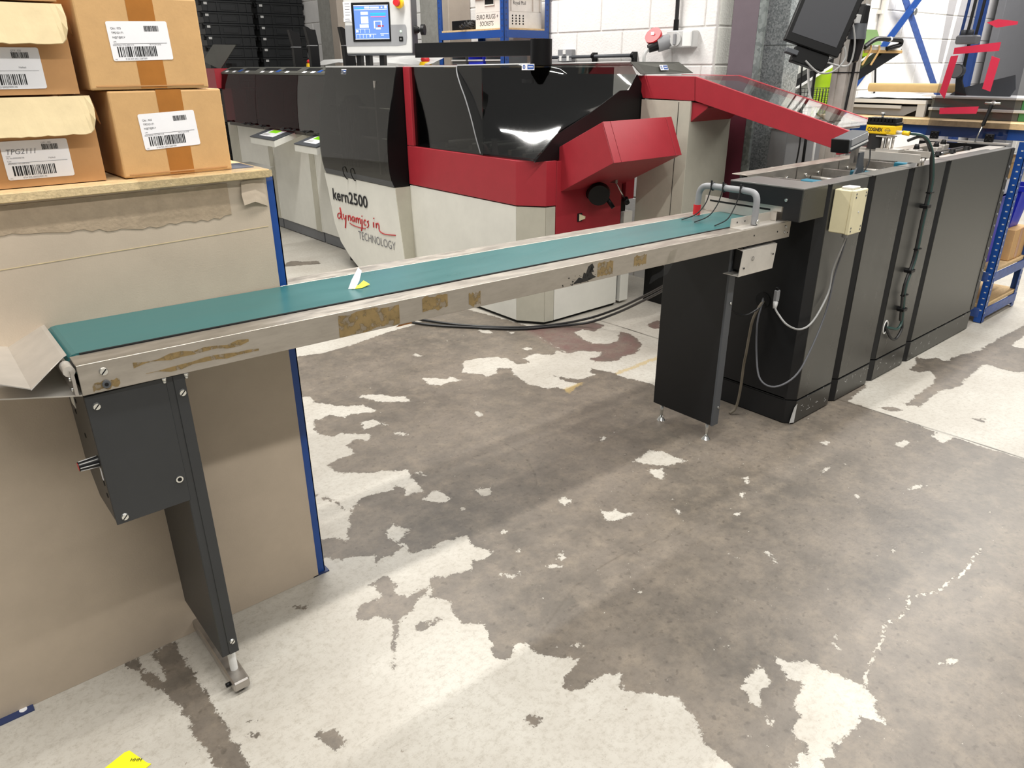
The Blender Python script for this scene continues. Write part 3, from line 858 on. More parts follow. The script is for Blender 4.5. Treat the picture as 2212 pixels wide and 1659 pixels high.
# ------------------------------------------------------------------ cartons
def label_sheet(box, F, w, h, sharp, lines, small=None, scrawl=None, seed=1):
    """printed shipping label in frame F (x right, z up, -y out of the box); origin = lower left"""
    lb = MB(F)
    r = 0.004
    ps = []
    for cx, cz, a0 in ((w - r, h - r, 0), (r, h - r, 90), (r, r, 180), (w - r, r, 270)):
        for k in range(4):
            a = math.radians(a0 + 30 * k)
            ps.append((cx + r * math.cos(a), -0.0011, cz + r * math.sin(a)))
    lb.prism(list(reversed(ps)), (0, 0.0005, 0))
    L = lb.build('shipping_label', 'label', box)
    right = F.to_3x3() @ Vector((1, 0, 0)); up = F.to_3x3() @ Vector((0, 0, 1))
    P = lambda x, z: F @ Vector((x, -0.0014, z))
    mb = MB(F)
    barcode(mb, F, w * 0.10, w * 0.74, h * 0.10, h * 0.36, 27, seed)
    barcode(mb, F, w * 0.60, w * 0.84, h * 0.74, h * 0.88, 22, seed + 1)
    mb.box(w * 0.06, w * 0.94, -0.0015, -0.0011, h * 0.435, h * 0.440)
    mb.build('barcode', 'ink', L)
    for s, x, z, sz in lines:
        lettering(s, sz * h, P(x * w, z * h), right, up, 'ink_grey' if sz < 0.07 else 'ink', 'print', L, stretch=0.95)
    if scrawl:
        lettering(scrawl[0], scrawl[3] * h, P(scrawl[1] * w, scrawl[2] * h), right, up, 'ink_grey', 'handwriting', L, shear=0.25)
    return L

LINES_R = [('Qty.: 025', 0.06, 0.80, 0.075), ('TPD\\D171', 0.06, 0.685, 0.075), ('N@T@ELV', 0.06, 0.575, 0.07), ('UPS', 0.06, 0.47, 0.05), ('00(0(70(0)3-1V52-(000 5135', 0.04, 0.385, 0.05), ('00 74 (-E4 (018)', 0.64, 0.385, 0.05), ('UCJ', 0.03, 0.03, 0.04), ('0 04 025 00213287000', 0.20, 0.025, 0.065)]
LINES_L = [('QTY.: 025', 0.60, 0.90, 0.06), ('Lane:', 0.05, 0.60, 0.05), ('PO No:0305330E758', 0.05, 0.545, 0.05), ('Mailkail', 0.66, 0.50, 0.06), ('Case', 0.05, 0.47, 0.05), ('00(0(70(0)3-1V52-(000 0135', 0.05, 0.40, 0.045), ('UCJ', 0.03, 0.03, 0.04), ("0'24 025 00055909140", 0.22, 0.025, 0.065)]

def closed_carton(x0, y0, z0, w, d, h, ang, lx, lz, label, lang=0.0):
    c = thing('carton', (x0 + w / 2, y0 + d / 2, z0), label, 'box', 'cartons on the packing bench')
    R = Matrix.Translation((x0, y0, z0)) @ Matrix.Rotation(math.radians(ang), 4, 'Z')
    b = MB(R).box(0, w, 0, d, 0, h, 0.004, 2).build('body', 'kraft', c)
    MB(R).box(0.012, w - 0.012, -0.0012, 0.001, 0.006, 0.0085).build('fold_line', 'kraft_in', b)
    tm = MB(R)
    tx = w * 0.405
    tm.box(tx, tx + 0.056, -0.0005, 0.0, 0.002, h)
    tm.box(tx, tx + 0.056, 0.0, d, h, h + 0.0008)
    tm.build('packing_tape', 'tape', c)
    F = R @ Matrix.Translation((lx, 0, lz)) @ Matrix.Rotation(math.radians(-lang), 4, 'Y')
    label_sheet(c, F, 0.126, 0.078, True, LINES_R, seed=5)
    return c

closed_carton(0.436, 1.885, 1.264, 0.250, 0.30, 0.186, 0.8, 0.056, 0.058, 'sealed brown carton with white barcode label, lower of the right pair', 2.5)
closed_carton(0.406, 1.885, 1.452, 0.254, 0.30, 0.186, 0.4, 0.057, 0.058, 'sealed brown carton with white barcode label, stacked on top of the right pair', 1.5)

def open_carton(x0, y0, z0, w, d, h, label, lx, lz, scrawl=None):
    """carton with its torn front flap hanging open over the front face"""
    c = thing('open_carton', (x0 + w / 2, y0 + d / 2, z0), label, 'box', 'open cartons on the packing bench')
    t = 0.004
    b = MB()
    b.box(x0, x0 + w, y0, y0 + t, z0, z0 + h - 0.03)
    b.box(x0, x0 + w, y0 + d - t, y0 + d, z0, z0 + h)
    b.box(x0, x0 + t, y0 + t, y0 + d - t, z0, z0 + h)
    b.box(x0 + w - t, x0 + w, y0 + t, y0 + d - t, z0, z0 + h)
    b.box(x0 + t, x0 + w - t, y0 + t, y0 + d - t, z0, z0 + t)
    body = b.build('body', 'kraft_in', c)
    MB().box(x0 + 0.01, x0 + w - 0.01, y0 + 0.01, y0 + d - 0.01, z0 + h - 0.012, z0 + h - 0.008).build('top_flap', 'kraft', c)
    # flap: bends forward from the top edge and hangs, ragged lower edge, rounded corner
    xr = x0 + w
    P0, P1 = z0 + h, z0 + h - 0.075
    rows = []
    n = 22
    for i in range(n + 1):
        u = i / n
        x = x0 - 0.01 + (w + 0.012) * u
        cor = max(0, u - 0.9) / 0.1
        ragged = rnd.uniform(-0.0012, 0.0012)
        zl = P1 + 0.028 * cor ** 2 + ragged
        rows.append([(x, y0 - 0.001, P0), (x + 0.004 * (1 - cor), y0 - 0.016, 0.5 * (P0 + zl)), (x + 0.006 * (1 - cor) - 0.006 * cor, y0 - 0.032, zl)])
    MB().grid(rows, smooth=False, thick=0.003).build('front_flap', 'kraft_pale', c)
    MB().plate([(xr + 0.001, y0 - 0.001, z0 + h - 0.002), (xr + 0.012, y0 + 0.03, z0 + h - 0.02), (xr + 0.022, y0 + 0.05, z0 + h - 0.062), (xr + 0.001, y0 + 0.02, z0 + h - 0.03)], 0.002).build('side_flap', 'kraft_in', c)
    F = Matrix.Translation((x0 + lx, y0, z0 + lz))
    label_sheet(c, F, 0.125, 0.078, False, LINES_L, scrawl=scrawl, seed=11)
    return c

open_carton(0.15, 1.895, 1.264, 0.250, 0.3, 0.178, 'open brown carton with torn pale front flap, bottom of the left stack', 0.064, 0.016, ('TPG2111', 0.05, 0.66, 0.19))
open_carton(0.135, 1.895, 1.446, 0.250, 0.3, 0.172, 'open brown carton with torn pale front flap, in the middle of the left stack', 0.066, 0.012)
open_carton(0.13, 1.895, 1.622, 0.250, 0.3, 0.17, 'open brown carton cut off by the top of the photo, topmost of the left stack', 0.066, 0.06)

# ------------------------------------------------------------------ belt conveyor
cv = thing('belt_conveyor', (1.45, 1.7, 0), 'long narrow steel conveyor with a teal belt across the picture', 'conveyor')
A0, A1 = Vector((0.203, 1.560, 0.964)), Vector((2.754, 1.526, 0.920))
e1 = (A1 - A0).normalized()
LEN = (A1 - A0).length
e2 = Vector((0, 0, 1)).cross(e1).normalized()
e3 = e1.cross(e2)
CF = Matrix((e1, e2, e3)).transposed().to_4x4()
CF.translation = A0
def CP(s, w, h): return CF @ Vector((s, w, h))
# folded side rails
for w0, sg, nm in ((0.0, 1, 'front'), (0.375, -1, 'back')):
    mb = MB(CF)
    pr = [(0, 0), (0, -0.064), (sg * 0.02, -0.064), (sg * 0.02, -0.0615), (sg * 0.0025, -0.0615), (sg * 0.0025, -0.0025), (sg * 0.064, -0.0025), (sg * 0.064, 0)]
    mb.prism([(0, w0 + a, b) for a, b in pr], (LEN, 0, 0), 0.0008)
    rail = mb.build('side_rail', 'steel_worn', cv)
    if sg == 1:
        front_rail = rail
MB(CF).box(0.0, LEN - 0.03, 0.075, 0.30, -0.03, -0.008).build('slider_bed', 'steel', cv)
# belt loop
mb = MB(CF)
prof = []
x0b, x1b, r = 0.015, 2.50, 0.022
for k in range(9):
    a = PI / 2 + PI * k / 8
    prof.append((x0b + r * math.cos(a), -0.020 + r * math.sin(a)))
for k in range(9):
    a = -PI / 2 + PI * k / 8
    prof.append((x1b + r * math.cos(a), -0.020 + r * math.sin(a)))
mb.prism([(a, 0.072, b) for a, b in prof], (0, 0.228, 0))
belt = mb.build('belt', 'belt', cv)
for s in (x0b, x1b):
    MB(CF).cyl((s, 0.068, -0.02), (s, 0.305, -0.02), 0.018, 16).build('roller', 'steel', cv)
MB(CF).box(0.02, 2.48, 0.0645, 0.0716, -0.012, 0.0022).build('belt_gap_shade', 'hole', cv)  # black strip that paints in the shade of the gap beside the belt
# fixings in the front rail
screw(cv, CP(0.045, 0, -0.022), -e2, 0.009)
sc2 = MB().cyl(CP(0.045, 0, -0.049), CP(0.045, -0.004, -0.049), 0.008, 12).build('socket_screw', 'grey_dark', cv)
MB().cyl(CP(0.045, -0.004, -0.049), CP(0.045, -0.0045, -0.049), 0.004, 8).build('slot', 'hole', sc2)
for s, h in ((2.515, -0.018), (2.512, -0.040)):
    screw(cv, CP(s, 0, h), -e2, 0.006)
for s, h in ((2.46, -0.032), (2.535, -0.044), (2.30, -0.028)):
    MB().cyl(CP(s, 0, h), CP(s, -0.0006, h), 0.0035, 8).build('hole', 'hole', front_rail)
# residue of old tape and stickers on the rail
def patch(pts, m, nm='tape_residue', off=-0.0006):
    MB(CF).prism([(s, off, h) for s, h in pts], (0, 0.0005, 0)).build(nm, m, front_rail)
def ragged(s0, s1, h0, h1, seed, j=0.004):
    q = random.Random(seed)
    n = 10
    lo = [(s0 + (s1 - s0) * i / n, h0 + q.uniform(-j, j)) for i in range(n + 1)]
    hi = [(s1 - (s1 - s0) * i / n, h1 + q.uniform(-j, j)) for i in range(n + 1)]
    return lo + hi
patch(ragged(0.10, 0.34, -0.026, -0.017, 1), 'glue')
patch(ragged(0.12, 0.36, -0.050, -0.042, 2), 'glue')
patch(ragged(0.02, 0.07, -0.058, -0.044, 3), 'glue')
patch(ragged(0.56, 0.73, -0.060, -0.008, 4), 'glue')
patch(ragged(0.80, 0.88, -0.045, -0.006, 5), 'glue')
patch(ragged(0.95, 0.99, -0.055, -0.022, 6, 0.006), 'glue')
patch(ragged(1.45, 1.52, -0.052, -0.010, 7, 0.003), 'glue')
patch(ragged(1.62, 1.68, -0.044, -0.012, 8, 0.004), 'glue')
patch([(1.345, -0.060), (1.37, -0.042), (1.385, -0.048), (1.39, -0.03), (1.40, -0.034), (1.408, -0.014), (1.425, -0.006), (1.435, -0.02), (1.42, -0.03), (1.43, -0.043), (1.445, -0.052), (1.40, -0.06)], 'dirt', 'sticker_residue')
patch([(1.412, -0.034), (1.423, -0.012), (1.434, -0.034)], 'dirt', 'sticker_residue')
q = random.Random(9)
mb = MB(CF)
for i in range(26):
    s, h, r = q.uniform(1.30, 1.46), q.uniform(-0.062, -0.028), q.uniform(0.001, 0.0035)
    mb.prism([(s + r * math.cos(a) * q.uniform(.6, 1.4), -0.0006, h + r * math.sin(a) * q.uniform(.6, 1.4)) for a in (0, 1.2, 2.4, 3.6, 4.9)], (0, 0.0005, 0))
o = mb.build('glue_specks', 'dirt', front_rail); o['kind'] = 'stuff'
# shred of clear tape dangling under the rail
MB().grid([[CP(1.80, -0.002, -0.02), CP(1.84, -0.002, -0.015)], [CP(1.78, -0.004, -0.06), CP(1.82, -0.004, -0.062)], [CP(1.74, -0.02, -0.075), CP(1.77, -0.022, -0.09)], [CP(1.70, -0.012, -0.088), CP(1.72, -0.02, -0.10)], [CP(1.685, -0.016, -0.11), CP(1.69, -0.018, -0.112)]]).build('clear_tape_shred', 'film', front_rail)
MB().grid([[CP(0.735, 0.004, -0.062), CP(0.765, 0.004, -0.062)], [CP(0.72, 0.006, -0.071), CP(0.77, 0.004, -0.069)]]).build('tape_tail', 'tape', front_rail)

# infeed tray at the left end
tray = MB()
tray.grid([[CP(-0.004, 0.06, 0.008), CP(-0.004, 0.345, 0.008)], [CP(-0.012, 0.055, 0.006), CP(-0.012, 0.35, 0.006)], [CP(-0.082, 0.0, -0.028), CP(-0.082, 0.33, -0.028)]], smooth=False, thick=0.002)
tr = tray.build('infeed_tray', 'steel_pale', cv)
back = MB()
a, b, c_, d_ = CP(-0.082, 0.0, -0.028), CP(-0.082, 0.33, -0.028), CP(-0.19, 0.33, 0.004), CP(-0.19, 0.06, 0.004)
def bl(u, v): return a.lerp(b, v).lerp(d_.lerp(c_, v), u)
for u0, u1, v0, v1 in ((0, 0.33, 0, 1), (0.33, 1, 0, 0.36), (0.33, 1, 0.66, 1)):
    back.plate([bl(u0, v0), bl(u1, v0), bl(u1, v1), bl(u0, v1)], 0.002)
back.build('back_panel', 'steel_pale', tr)
MB(CF).prism([(0, 0.005, -0.066), (0, 0.345, -0.066), (-0.19, 0.345, -0.066), (-0.19, 0.12, -0.066)], (0, 0, 0.003)).build('tray_floor', 'steel_pale', tr)
MB(CF).box(-0.012, -0.006, 0.0, 0.37, -0.062, -0.01).build('end_plate', 'steel', cv)
for w in (0.03, 0.345):
    MB(CF).cyl((-0.012, w - 0.02, -0.012), (-0.012, w + 0.02, -0.012), 0.011, 12).build('hinge_curl', 'steel_pale', tr)
for h in (-0.028, -0.05):
    screw(cv, CP(-0.012, 0.012, h), -e1, 0.005)

# drive box under the left end
DB = MB()
DB.prism([(0.206, 1.574, 0.585), (0.206, 1.574, 0.895), (0.206, 1.80, 0.895), (0.206, 1.80, 0.66), (0.206, 1.72, 0.585)], (0.165, 0, 0), 0.003)
db = DB.build('drive_box', 'char', cv)
MB().box(0.204, 0.360, 1.570, 1.5745, 0.588, 0.893, 0.001).build('cover_plate', 'char', db)
MB().prism([(0.2045, 1.582, 0.60), (0.2045, 1.582, 0.89), (0.2045, 1.79, 0.89), (0.2045, 1.79, 0.665), (0.2045, 1.715, 0.595)], (0.002, 0, 0)).build('switch_panel', 'char_side', db)
for x, z in ((0.222, 0.868), (0.222, 0.603)):
    screw(db, (x, 1.570, z), (0, -1, 0), 0.0085)
ss = MB().cyl((0.345, 1.570, 0.65), (0.345, 1.566, 0.65), 0.008, 12).build('socket_screw', 'chrome', db)
MB().cyl((0.345, 1.566, 0.65), (0.345, 1.5655, 0.65), 0.005, 8).build('slot', 'hole', ss)
kn = MB()
kn.cyl((0.2045, 1.60, 0.735), (0.166, 1.60, 0.735), 0.013, 14, 0.010)
kb = kn.build('speed_knob', 'black', db)
MB().cyl((0.166, 1.60, 0.735), (0.1655, 1.60, 0.735), 0.009, 12).build('knob_cap', 'redcap', kb)
kr = MB()
for k in range(8):
    a = 2 * PI * k / 8
    kr.cyl((0.203, 1.60 + 0.0125 * math.cos(a), 0.735 + 0.0125 * math.sin(a)), (0.168, 1.60 + 0.0102 * math.cos(a), 0.735 + 0.0102 * math.sin(a)), 0.0012, 5)
kr.build('knob_ribs', 'grey_pale', kb)
for y, z in ((1.70, 0.84), (1.74, 0.80), (1.69, 0.76), (1.60, 0.68), (1.60, 0.65)):
    MB().cyl((0.2045, y, z), (0.2035, y, z), 0.006, 10).build('hole', 'hole', db)
MB().box(0.2035, 0.2046, 1.595, 1.605, 0.69, 0.72).build('rating_sticker', 'label', db)
MB().box(0.2035, 0.2046, 1.72, 1.76, 0.815, 0.86).build('rating_sticker', 'cream', db)

# left leg: folded charcoal upright on a steel foot bar
lg = MB().box(0.356, 0.398, 1.572, 1.915, 0.115, 0.893, 0.002).build('leg', 'char', cv)
MB().box(0.3745, 0.3985, 1.5695, 1.5725, 0.117, 0.892, 0.0008).build('leg_cover_strip', 'char', lg)
screw(lg, (0.388, 1.5695, 0.85), (0, -1, 0), 0.0085)
screw(lg, (0.386, 1.5695, 0.155), (0, -1, 0), 0.0075)
for s in (0.155, 0.20):
    mb = MB(CF)
    mb.cyl((s, 0.012, -0.064), (s, 0.012, -0.074), 0.006, 6)
    mb.cyl((s, 0.012, -0.074), (s, 0.012, -0.080), 0.004, 8)
    mb.build('hex_bolt', 'chrome', cv)
mb = MB()
mb.box(0.362, 0.404, 1.545, 1.93, 0.012, 0.042, 0.004)
fbar = mb.build('foot_bar', 'steel', cv)
MB().cyl((0.385, 1.60, 0.042), (0.385, 1.60, 0.12), 0.010, 12).build('foot_post', 'white', fbar)
MB().cyl((0.385, 1.88, 0.042), (0.385, 1.88, 0.12), 0.010, 12).build('foot_post', 'white', fbar)
for y in (1.572, 1.905):
    MB().cyl((0.362, y, 0.026), (0.350, y, 0.026), 0.006, 8).build('set_screw', 'black', fbar)
    MB().cyl((0.385, y, 0), (0.385, y, 0.012), 0.014, 12).build('rubber_foot', 'rubber', fbar)

# right support: tall charcoal plate on two levelling feet
sp = MB().box(2.452, 2.488, 1.59, 1.905, 0.078, 0.862, 0.002).build('support_plate', 'cab_dark', cv)
MB().box(2.450, 2.492, 1.582, 1.592, 0.078, 0.858, 0.001).build('angle_strip', 'grey_dark', sp)
for z in (0.80, 0.62, 0.16):
    screw(sp, (2.478, 1.582, z), (0, -1, 0), 0.006)
for y in (1.618, 1.865):
    ft = MB().cyl((2.468, y, 0.008), (2.468, y, 0.085), 0.0075, 10).build('levelling_foot', 'chrome', cv)
    MB().cyl((2.468, y, 0.0), (2.468, y, 0.014), 0.020, 16, 0.010).build('foot_pad', 'chrome', ft)
# pale bracket box hanging below the right end
bxp = MB()
bxp.plate([CP(2.235, -0.004, -0.078), CP(2.465, -0.004, -0.078), CP(2.445, -0.01, -0.172), CP(2.215, -0.01, -0.172)], -0.002)
bb = bxp.build('motor_bracket', 'steel_pale', cv)
mb = MB()
mb.plate([CP(2.215, -0.010, -0.172), CP(2.445, -0.010, -0.172), CP(2.445, 0.06, -0.172), CP(2.215, 0.06, -0.172)], 0.002)
mb.plate([CP(2.235, -0.002, -0.078), CP(2.465, -0.002, -0.078), CP(2.465, 0.06, -0.066), CP(2.235, 0.06, -0.066)], 0.002)
mb.build('bracket_fold', 'steel_pale', bb)
MB(CF).box(2.26, 2.44, 0.01, 0.16, -0.16, -0.07).build('motor_housing', 'black', bb)
for s, h in ((2.245, -0.145), (2.435, -0.115)):
    MB().cyl(CP(s, -0.010, h), CP(s, -0.0112, h), 0.004, 8).build('hole', 'hole', bb)
ring = MB()
ring.tube([CP(2.30 + 0.007 * math.cos(a), -0.0088, -0.115 + 0.008 * math.sin(a)) for a in [2 * PI * k / 12 for k in range(13)]], 0.0008, 5, False)
ring.build('pen_ring', 'ink', bb)

# slotted angle guides and end stop at the right end
mb = MB(CF)
mb.box(2.22, LEN, 0.004, 0.058, 0.0, 0.003)
mb.box(2.22, LEN, 0.055, 0.058, 0.003, 0.036)
gd = mb.build('side_guide', 'steel_pale', cv)
for s in (2.26, 2.31):
    MB(CF).cyl((s, 0.055, 0.018), (s, 0.0545, 0.018), 0.0035, 8).build('hole', 'hole', gd)
mb = MB(CF)
mb.box(2.485, 2.488, 0.03, 0.375, 0.004, 0.062)
es = mb.build('end_stop', 'steel_pale', cv)
MB(CF).box(2.4842, 2.4852, 0.06, 0.35, 0.040, 0.047).build('slot', 'hole', es)
mb = MB(CF)
mb.box(2.53, 2.533, 0.02, 0.36, 0.0, 0.04)
mb.build('end_stop', 'steel_pale', cv)

# bent grey tube with red end cap, arched over the belt
bar = MB().tube([CP(2.335, 0.03, 0.006), CP(2.335, 0.03, 0.06), CP(2.335, 0.032, 0.10), CP(2.335, 0.045, 0.120), CP(2.335, 0.075, 0.126), CP(2.335, 0.16, 0.126), CP(2.335, 0.245, 0.126), CP(2.335, 0.28, 0.120), CP(2.335, 0.297, 0.100), CP(2.335, 0.30, 0.07), CP(2.335, 0.302, 0.035)], 0.0125, 14).build('tube_arch', 'grey', cv)
MB().cyl(CP(2.335, 0.302, 0.046), CP(2.335, 0.302, 0.006), 0.015, 14).build('end_cap', 'redcap', bar)
MB().cyl(CP(2.335, 0.018, 0.018), CP(2.335, 0.012, 0.018), 0.009, 6).build('clamp_bolt', 'chrome', bar)
# long cable ties strapped on the arch, tails brushing the belt
for w, ws in ((0.235, 0.262), (0.18, 0.20), (0.10, 0.105)):
    mb = MB()
    mb.tube([CP(2.335 + 0.0145 * math.cos(a), w, 0.126 + 0.0145 * math.sin(a)) for a in [2 * PI * k / 10 for k in range(11)]], 0.003, 5, False)
    mb.tube([CP(2.322, w, 0.128), CP(2.315, w, 0.10), CP(2.30, w + 0.004, 0.06), CP(2.26, (w + ws) / 2, 0.022), CP(2.19, ws, 0.006)], 0.0024, 5)
    mb.cyl(CP(2.322, w, 0.150), CP(2.322, w, 0.134), 0.004, 6)
    mb.build('cable_tie', 'cable_black', bar)

# folded yellow-and-white sticker lying on the belt
st = thing('folded_sticker', CP(0.70, 0.175, 0.003), 'small folded yellow sticker with white backing lying on the teal belt', 'sticker')
MB().grid([[CP(0.683, 0.158, 0.003), CP(0.694, 0.185, 0.003)], [CP(0.71, 0.152, 0.0035), CP(0.715, 0.18, 0.004)], [CP(0.738, 0.160, 0.007), CP(0.735, 0.188, 0.012)]], thick=0.0005).build('sticker_face', 'paper_yellow', st)
MB().grid([[CP(0.676, 0.166, 0.003), CP(0.690, 0.155, 0.003)], [CP(0.688, 0.166, 0.026), CP(0.706, 0.157, 0.022)], [CP(0.712, 0.170, 0.055), CP(0.720, 0.166, 0.046)]], thick=0.0005).build('backing_paper', 'label', st)
# yellow note on the floor
yn = MB().plate([(0.03, 1.53, 0.002), (0.05, 1.45, 0.002), (0.135, 1.478, 0.002), (0.128, 1.487, 0.003), (0.106, 1.548, 0.004), (0.095, 1.55, 0.004)], 0.0008)
note = solo(yn, 'floor_sticker', 'paper_yellow', (0.08, 1.5, 0), 'bright yellow printed sticker on the floor at the bottom edge', 'sticker')
lettering('HHM', 0.012, (0.098, 1.515, 0.0052), (0.76, -0.65, 0), (0.65, 0.76, 0), 'ink', 'print', note)

# ------------------------------------------------------------------ row of graphite transport cabinets
YF, YB, ZT = 1.445, 1.84, 1.062
def cabinet(x0, x1, label, panel='cab', end=False, hole=None):
    c = thing('transport_cabinet', ((x0 + x1) / 2, 1.62, 0), label, 'cabinet', 'graphite cabinets under the mail track')
    ch = 0.032
    plan = lambda g: [(x0 + ch, YF + g, 0), (x1 - ch, YF + g, 0), (x1 - 0.002, YF + ch + g, 0), (x1 - 0.002, YB - g, 0), (x0 + 0.002, YB - g, 0), (x0 + 0.002, YF + ch + g, 0)]
    MB().prism([(x, y, 0.004) for x, y, _ in plan(0.002)], (0, 0, 0.110)).build('plinth', 'cab_dark', c)
    body = MB().prism([(x, y, 0.119) for x, y, _ in plan(0.004)], (0, 0, 0.86)).build('body', 'cab_dark', c)
    MB().prism([(x, y, 0.112) for x, y, _ in plan(0.012)], (0, 0, 0.012)).build('shadow_gap', 'hole', c)
    fp = MB().box(x0 + ch, x1 - ch, YF, YF + 0.006, 0.121, ZT - 0.002, 0.001).build('front_panel', panel, c)
    MB().box(x0 + ch, x1 - ch, YF - 0.001, YF + 0.004, 0.006, 0.112, 0.001).build('kick_panel', panel, c)
    # upper walls either side of the track, with a folded lip
    MB().prism([(x0 + ch, YF + 0.004, 0.979), (x1 - ch, YF + 0.004, 0.979), (x1 - 0.002, YF + ch + 0.004, 0.979), (x1 - 0.002, YF + ch + 0.02, 0.979), (x0 + 0.002, YF + ch + 0.02, 0.979), (x0 + 0.002, YF + ch + 0.004, 0.979)], (0, 0, ZT - 0.004 - 0.979)).build('upper_wall', 'cab_dark', c)
    MB().box(x0 + 0.006, x1 - 0.006, YF, YF + 0.075, ZT - 0.003, ZT, 0.0008).build('top_lip', 'cab_top', c)
    MB().box(x0 + 0.002, x1 - 0.002, YB - 0.012, YB, 0.97, ZT - 0.004).build('back_wall', 'cab_dark', c)
    q = random.Random(int(x0 * 100))
    mb = MB()
    for i in range(16):
        x, z = q.uniform(x0 + ch, x1 - ch), q.uniform(0.02, 0.11)
        l = q.uniform(0.003, 0.02); a = q.uniform(-0.6, 1.5)
        mb.prism([(x, YF - 0.0014, z), (x + l * math.cos(a), YF - 0.0014, z + l * math.sin(a)), (x + l * math.cos(a + 0.2), YF - 0.0014, z + l * math.sin(a + 0.2)), (x + 0.001, YF - 0.0014, z + 0.001)], (0, 0.0003, 0))
    o = mb.build('scuff_marks', 'grey_pale', c); o['kind'] = 'stuff'
    return c
c1 = cabinet(2.852, 3.218, 'graphite cabinet at the conveyor end, with a cream switch box on its front', 'cab')
c2 = cabinet(3.22, 3.597, 'graphite cabinet, second from the conveyor, with a plain front', 'cab')
c3 = cabinet(3.599, 4.005, 'graphite cabinet, third from the conveyor, with a cable bundle down its front', 'cab')
c4 = cabinet(4.007, 4.895, 'wide mottled graphite cabinet, farthest from the conveyor beside the blue rack', 'mill')
MB().plate([(2.862, 1.452, 0.008), (2.884, 1.4430, 0.008), (2.888, 1.4425, 0.10), (2.874, 1.446, 0.085), (2.866, 1.45, 0.04)], 0.0008).build('chipped_paint', 'grey_pale', c1)
MB().cyl((2.852, 1.66, 0.54), (2.8505, 1.66, 0.54), 0.035, 20).build('cable_hole', 'hole', c1)
# cable outlet ring on the third cabinet
mb = MB()
mb.tube([(3.665 + 0.022 * math.cos(a), YF - 0.001, 0.285 + 0.034 * math.sin(a)) for a in [2 * PI * k / 16 for k in range(17)]], 0.003, 6, False)
gr = mb.build('outlet_ring', 'white', c3)
MB().cyl((3.665, YF - 0.0005, 0.285), (3.665, YF - 0.001, 0.285), 0.024, 16).build('outlet_hole', 'hole', gr)
# dark end trim of the last cabinet with its row of screws
tr = MB().box(4.845, 4.897, YF - 0.003, YF + 0.02, 0.125, ZT - 0.004, 0.001).build('end_trim', 'cab_dark', c4)
for k in range(11):
    MB().cyl((4.872, YF - 0.003, 0.30 + 0.066 * k), (4.872, YF - 0.006, 0.30 + 0.066 * k), 0.007, 8).build('screw', 'grey', tr)
# head box over the conveyor end
hb = MB()
hb.box(2.675, 2.855, YF + 0.004, 1.775, 1.056, ZT, 0.001)
hd = hb.build('head_box_top', 'cab_top', c1)
MB().box(2.677, 2.855, YF + 0.004, YF + 0.010, 0.935, 1.056).build('head_box_front', 'cab', c1)
MB().prism([(2.676, YF + 0.01, 1.056), (2.676, 1.775, 1.056), (2.676, 1.775, 0.985), (2.676, 1.60, 0.985), (2.676, 1.525, 0.985), (2.676, 1.525, 0.935), (2.676, YF + 0.01, 0.935)], (0.004, 0, 0)).build('head_box_end', 'cab_dark', c1)
MB().box(2.70, 2.85, 1.54, 1.74, 0.985, 1.05).build('drum_guard', 'black', c1)
mb = MB()
mb.box(2.69, 2.72, 1.53, 1.60, 0.975, 0.985)
mb.box(2.684, 2.694, 1.535, 1.57, 0.962, 0.990)
mb.cyl((2.685, 1.53, 0.995), (2.685, 1.60, 0.995), 0.006)
mb.build('sensor_bracket', 'steel_pale', c1)
MB().cyl((2.676, 1.515, 1.012), (2.670, 1.515, 1.012), 0.006, 10).build('screw', 'chrome', c1)

# ------------------------------------------------------------------ mail track on the cabinets
trk = thing('mail_track', (3.6, 1.65, 1.0), 'steel mail track with cross bars and belts along the cabinet tops', 'conveyor')
for xa, xb in ((2.79, 3.17), (3.18, 3.55), (3.56, 3.96), (3.97, 4.80)):
    mb = MB()
    mb.box(xa, xb, 1.772, 1.848, 1.066, 1.070, 0.0008)
    mb.box(xa, xb, 1.768, 1.772, 0.985, 1.070)
    rl = mb.build('back_rail', 'steel_worn', trk)
    for i in range(3):
        x = xa + (xb - xa) * (0.2 + 0.3 * i)
        MB().cyl((x, 1.768, 1.03), (x, 1.762, 1.03), 0.007, 8).build('bolt', 'chrome', rl)
        MB().cyl((x + 0.05, 1.768, 1.015), (x + 0.05, 1.7675, 1.015), 0.007, 10).build('hole', 'hole', rl)
MB().box(2.87, 4.86, 1.49, 1.765, 0.975, 0.985).build('track_bed', 'grey_dark', trk)
for x in (2.975, 3.40, 3.84):
    cb = MB().box(x, x + 0.012, 1.50, 1.766, 1.0, 1.046).build('cross_bar', 'steel', trk)
    MB().box(x - 0.002, x + 0.045, 1.535, 1.635, 1.018, 1.05, 0.004).build('belt_end', 'teal', cb)
    rd = MB().cyl((x - 0.09, 1.50, 1.012), (x - 0.09, 1.766, 1.012), 0.009, 10).build('roller_shaft', 'steel_pale', trk)
    for y in (1.56, 1.58, 1.63):
        MB().cyl((x - 0.09, y, 1.012), (x - 0.09, y + 0.012, 1.012), 0.02, 14).build('roller_wheel', 'rubber', rd)
    MB().box(x + 0.05, x + 0.30, 1.53, 1.545, 0.995, 1.004).build('belt_strip', 'teal', trk)
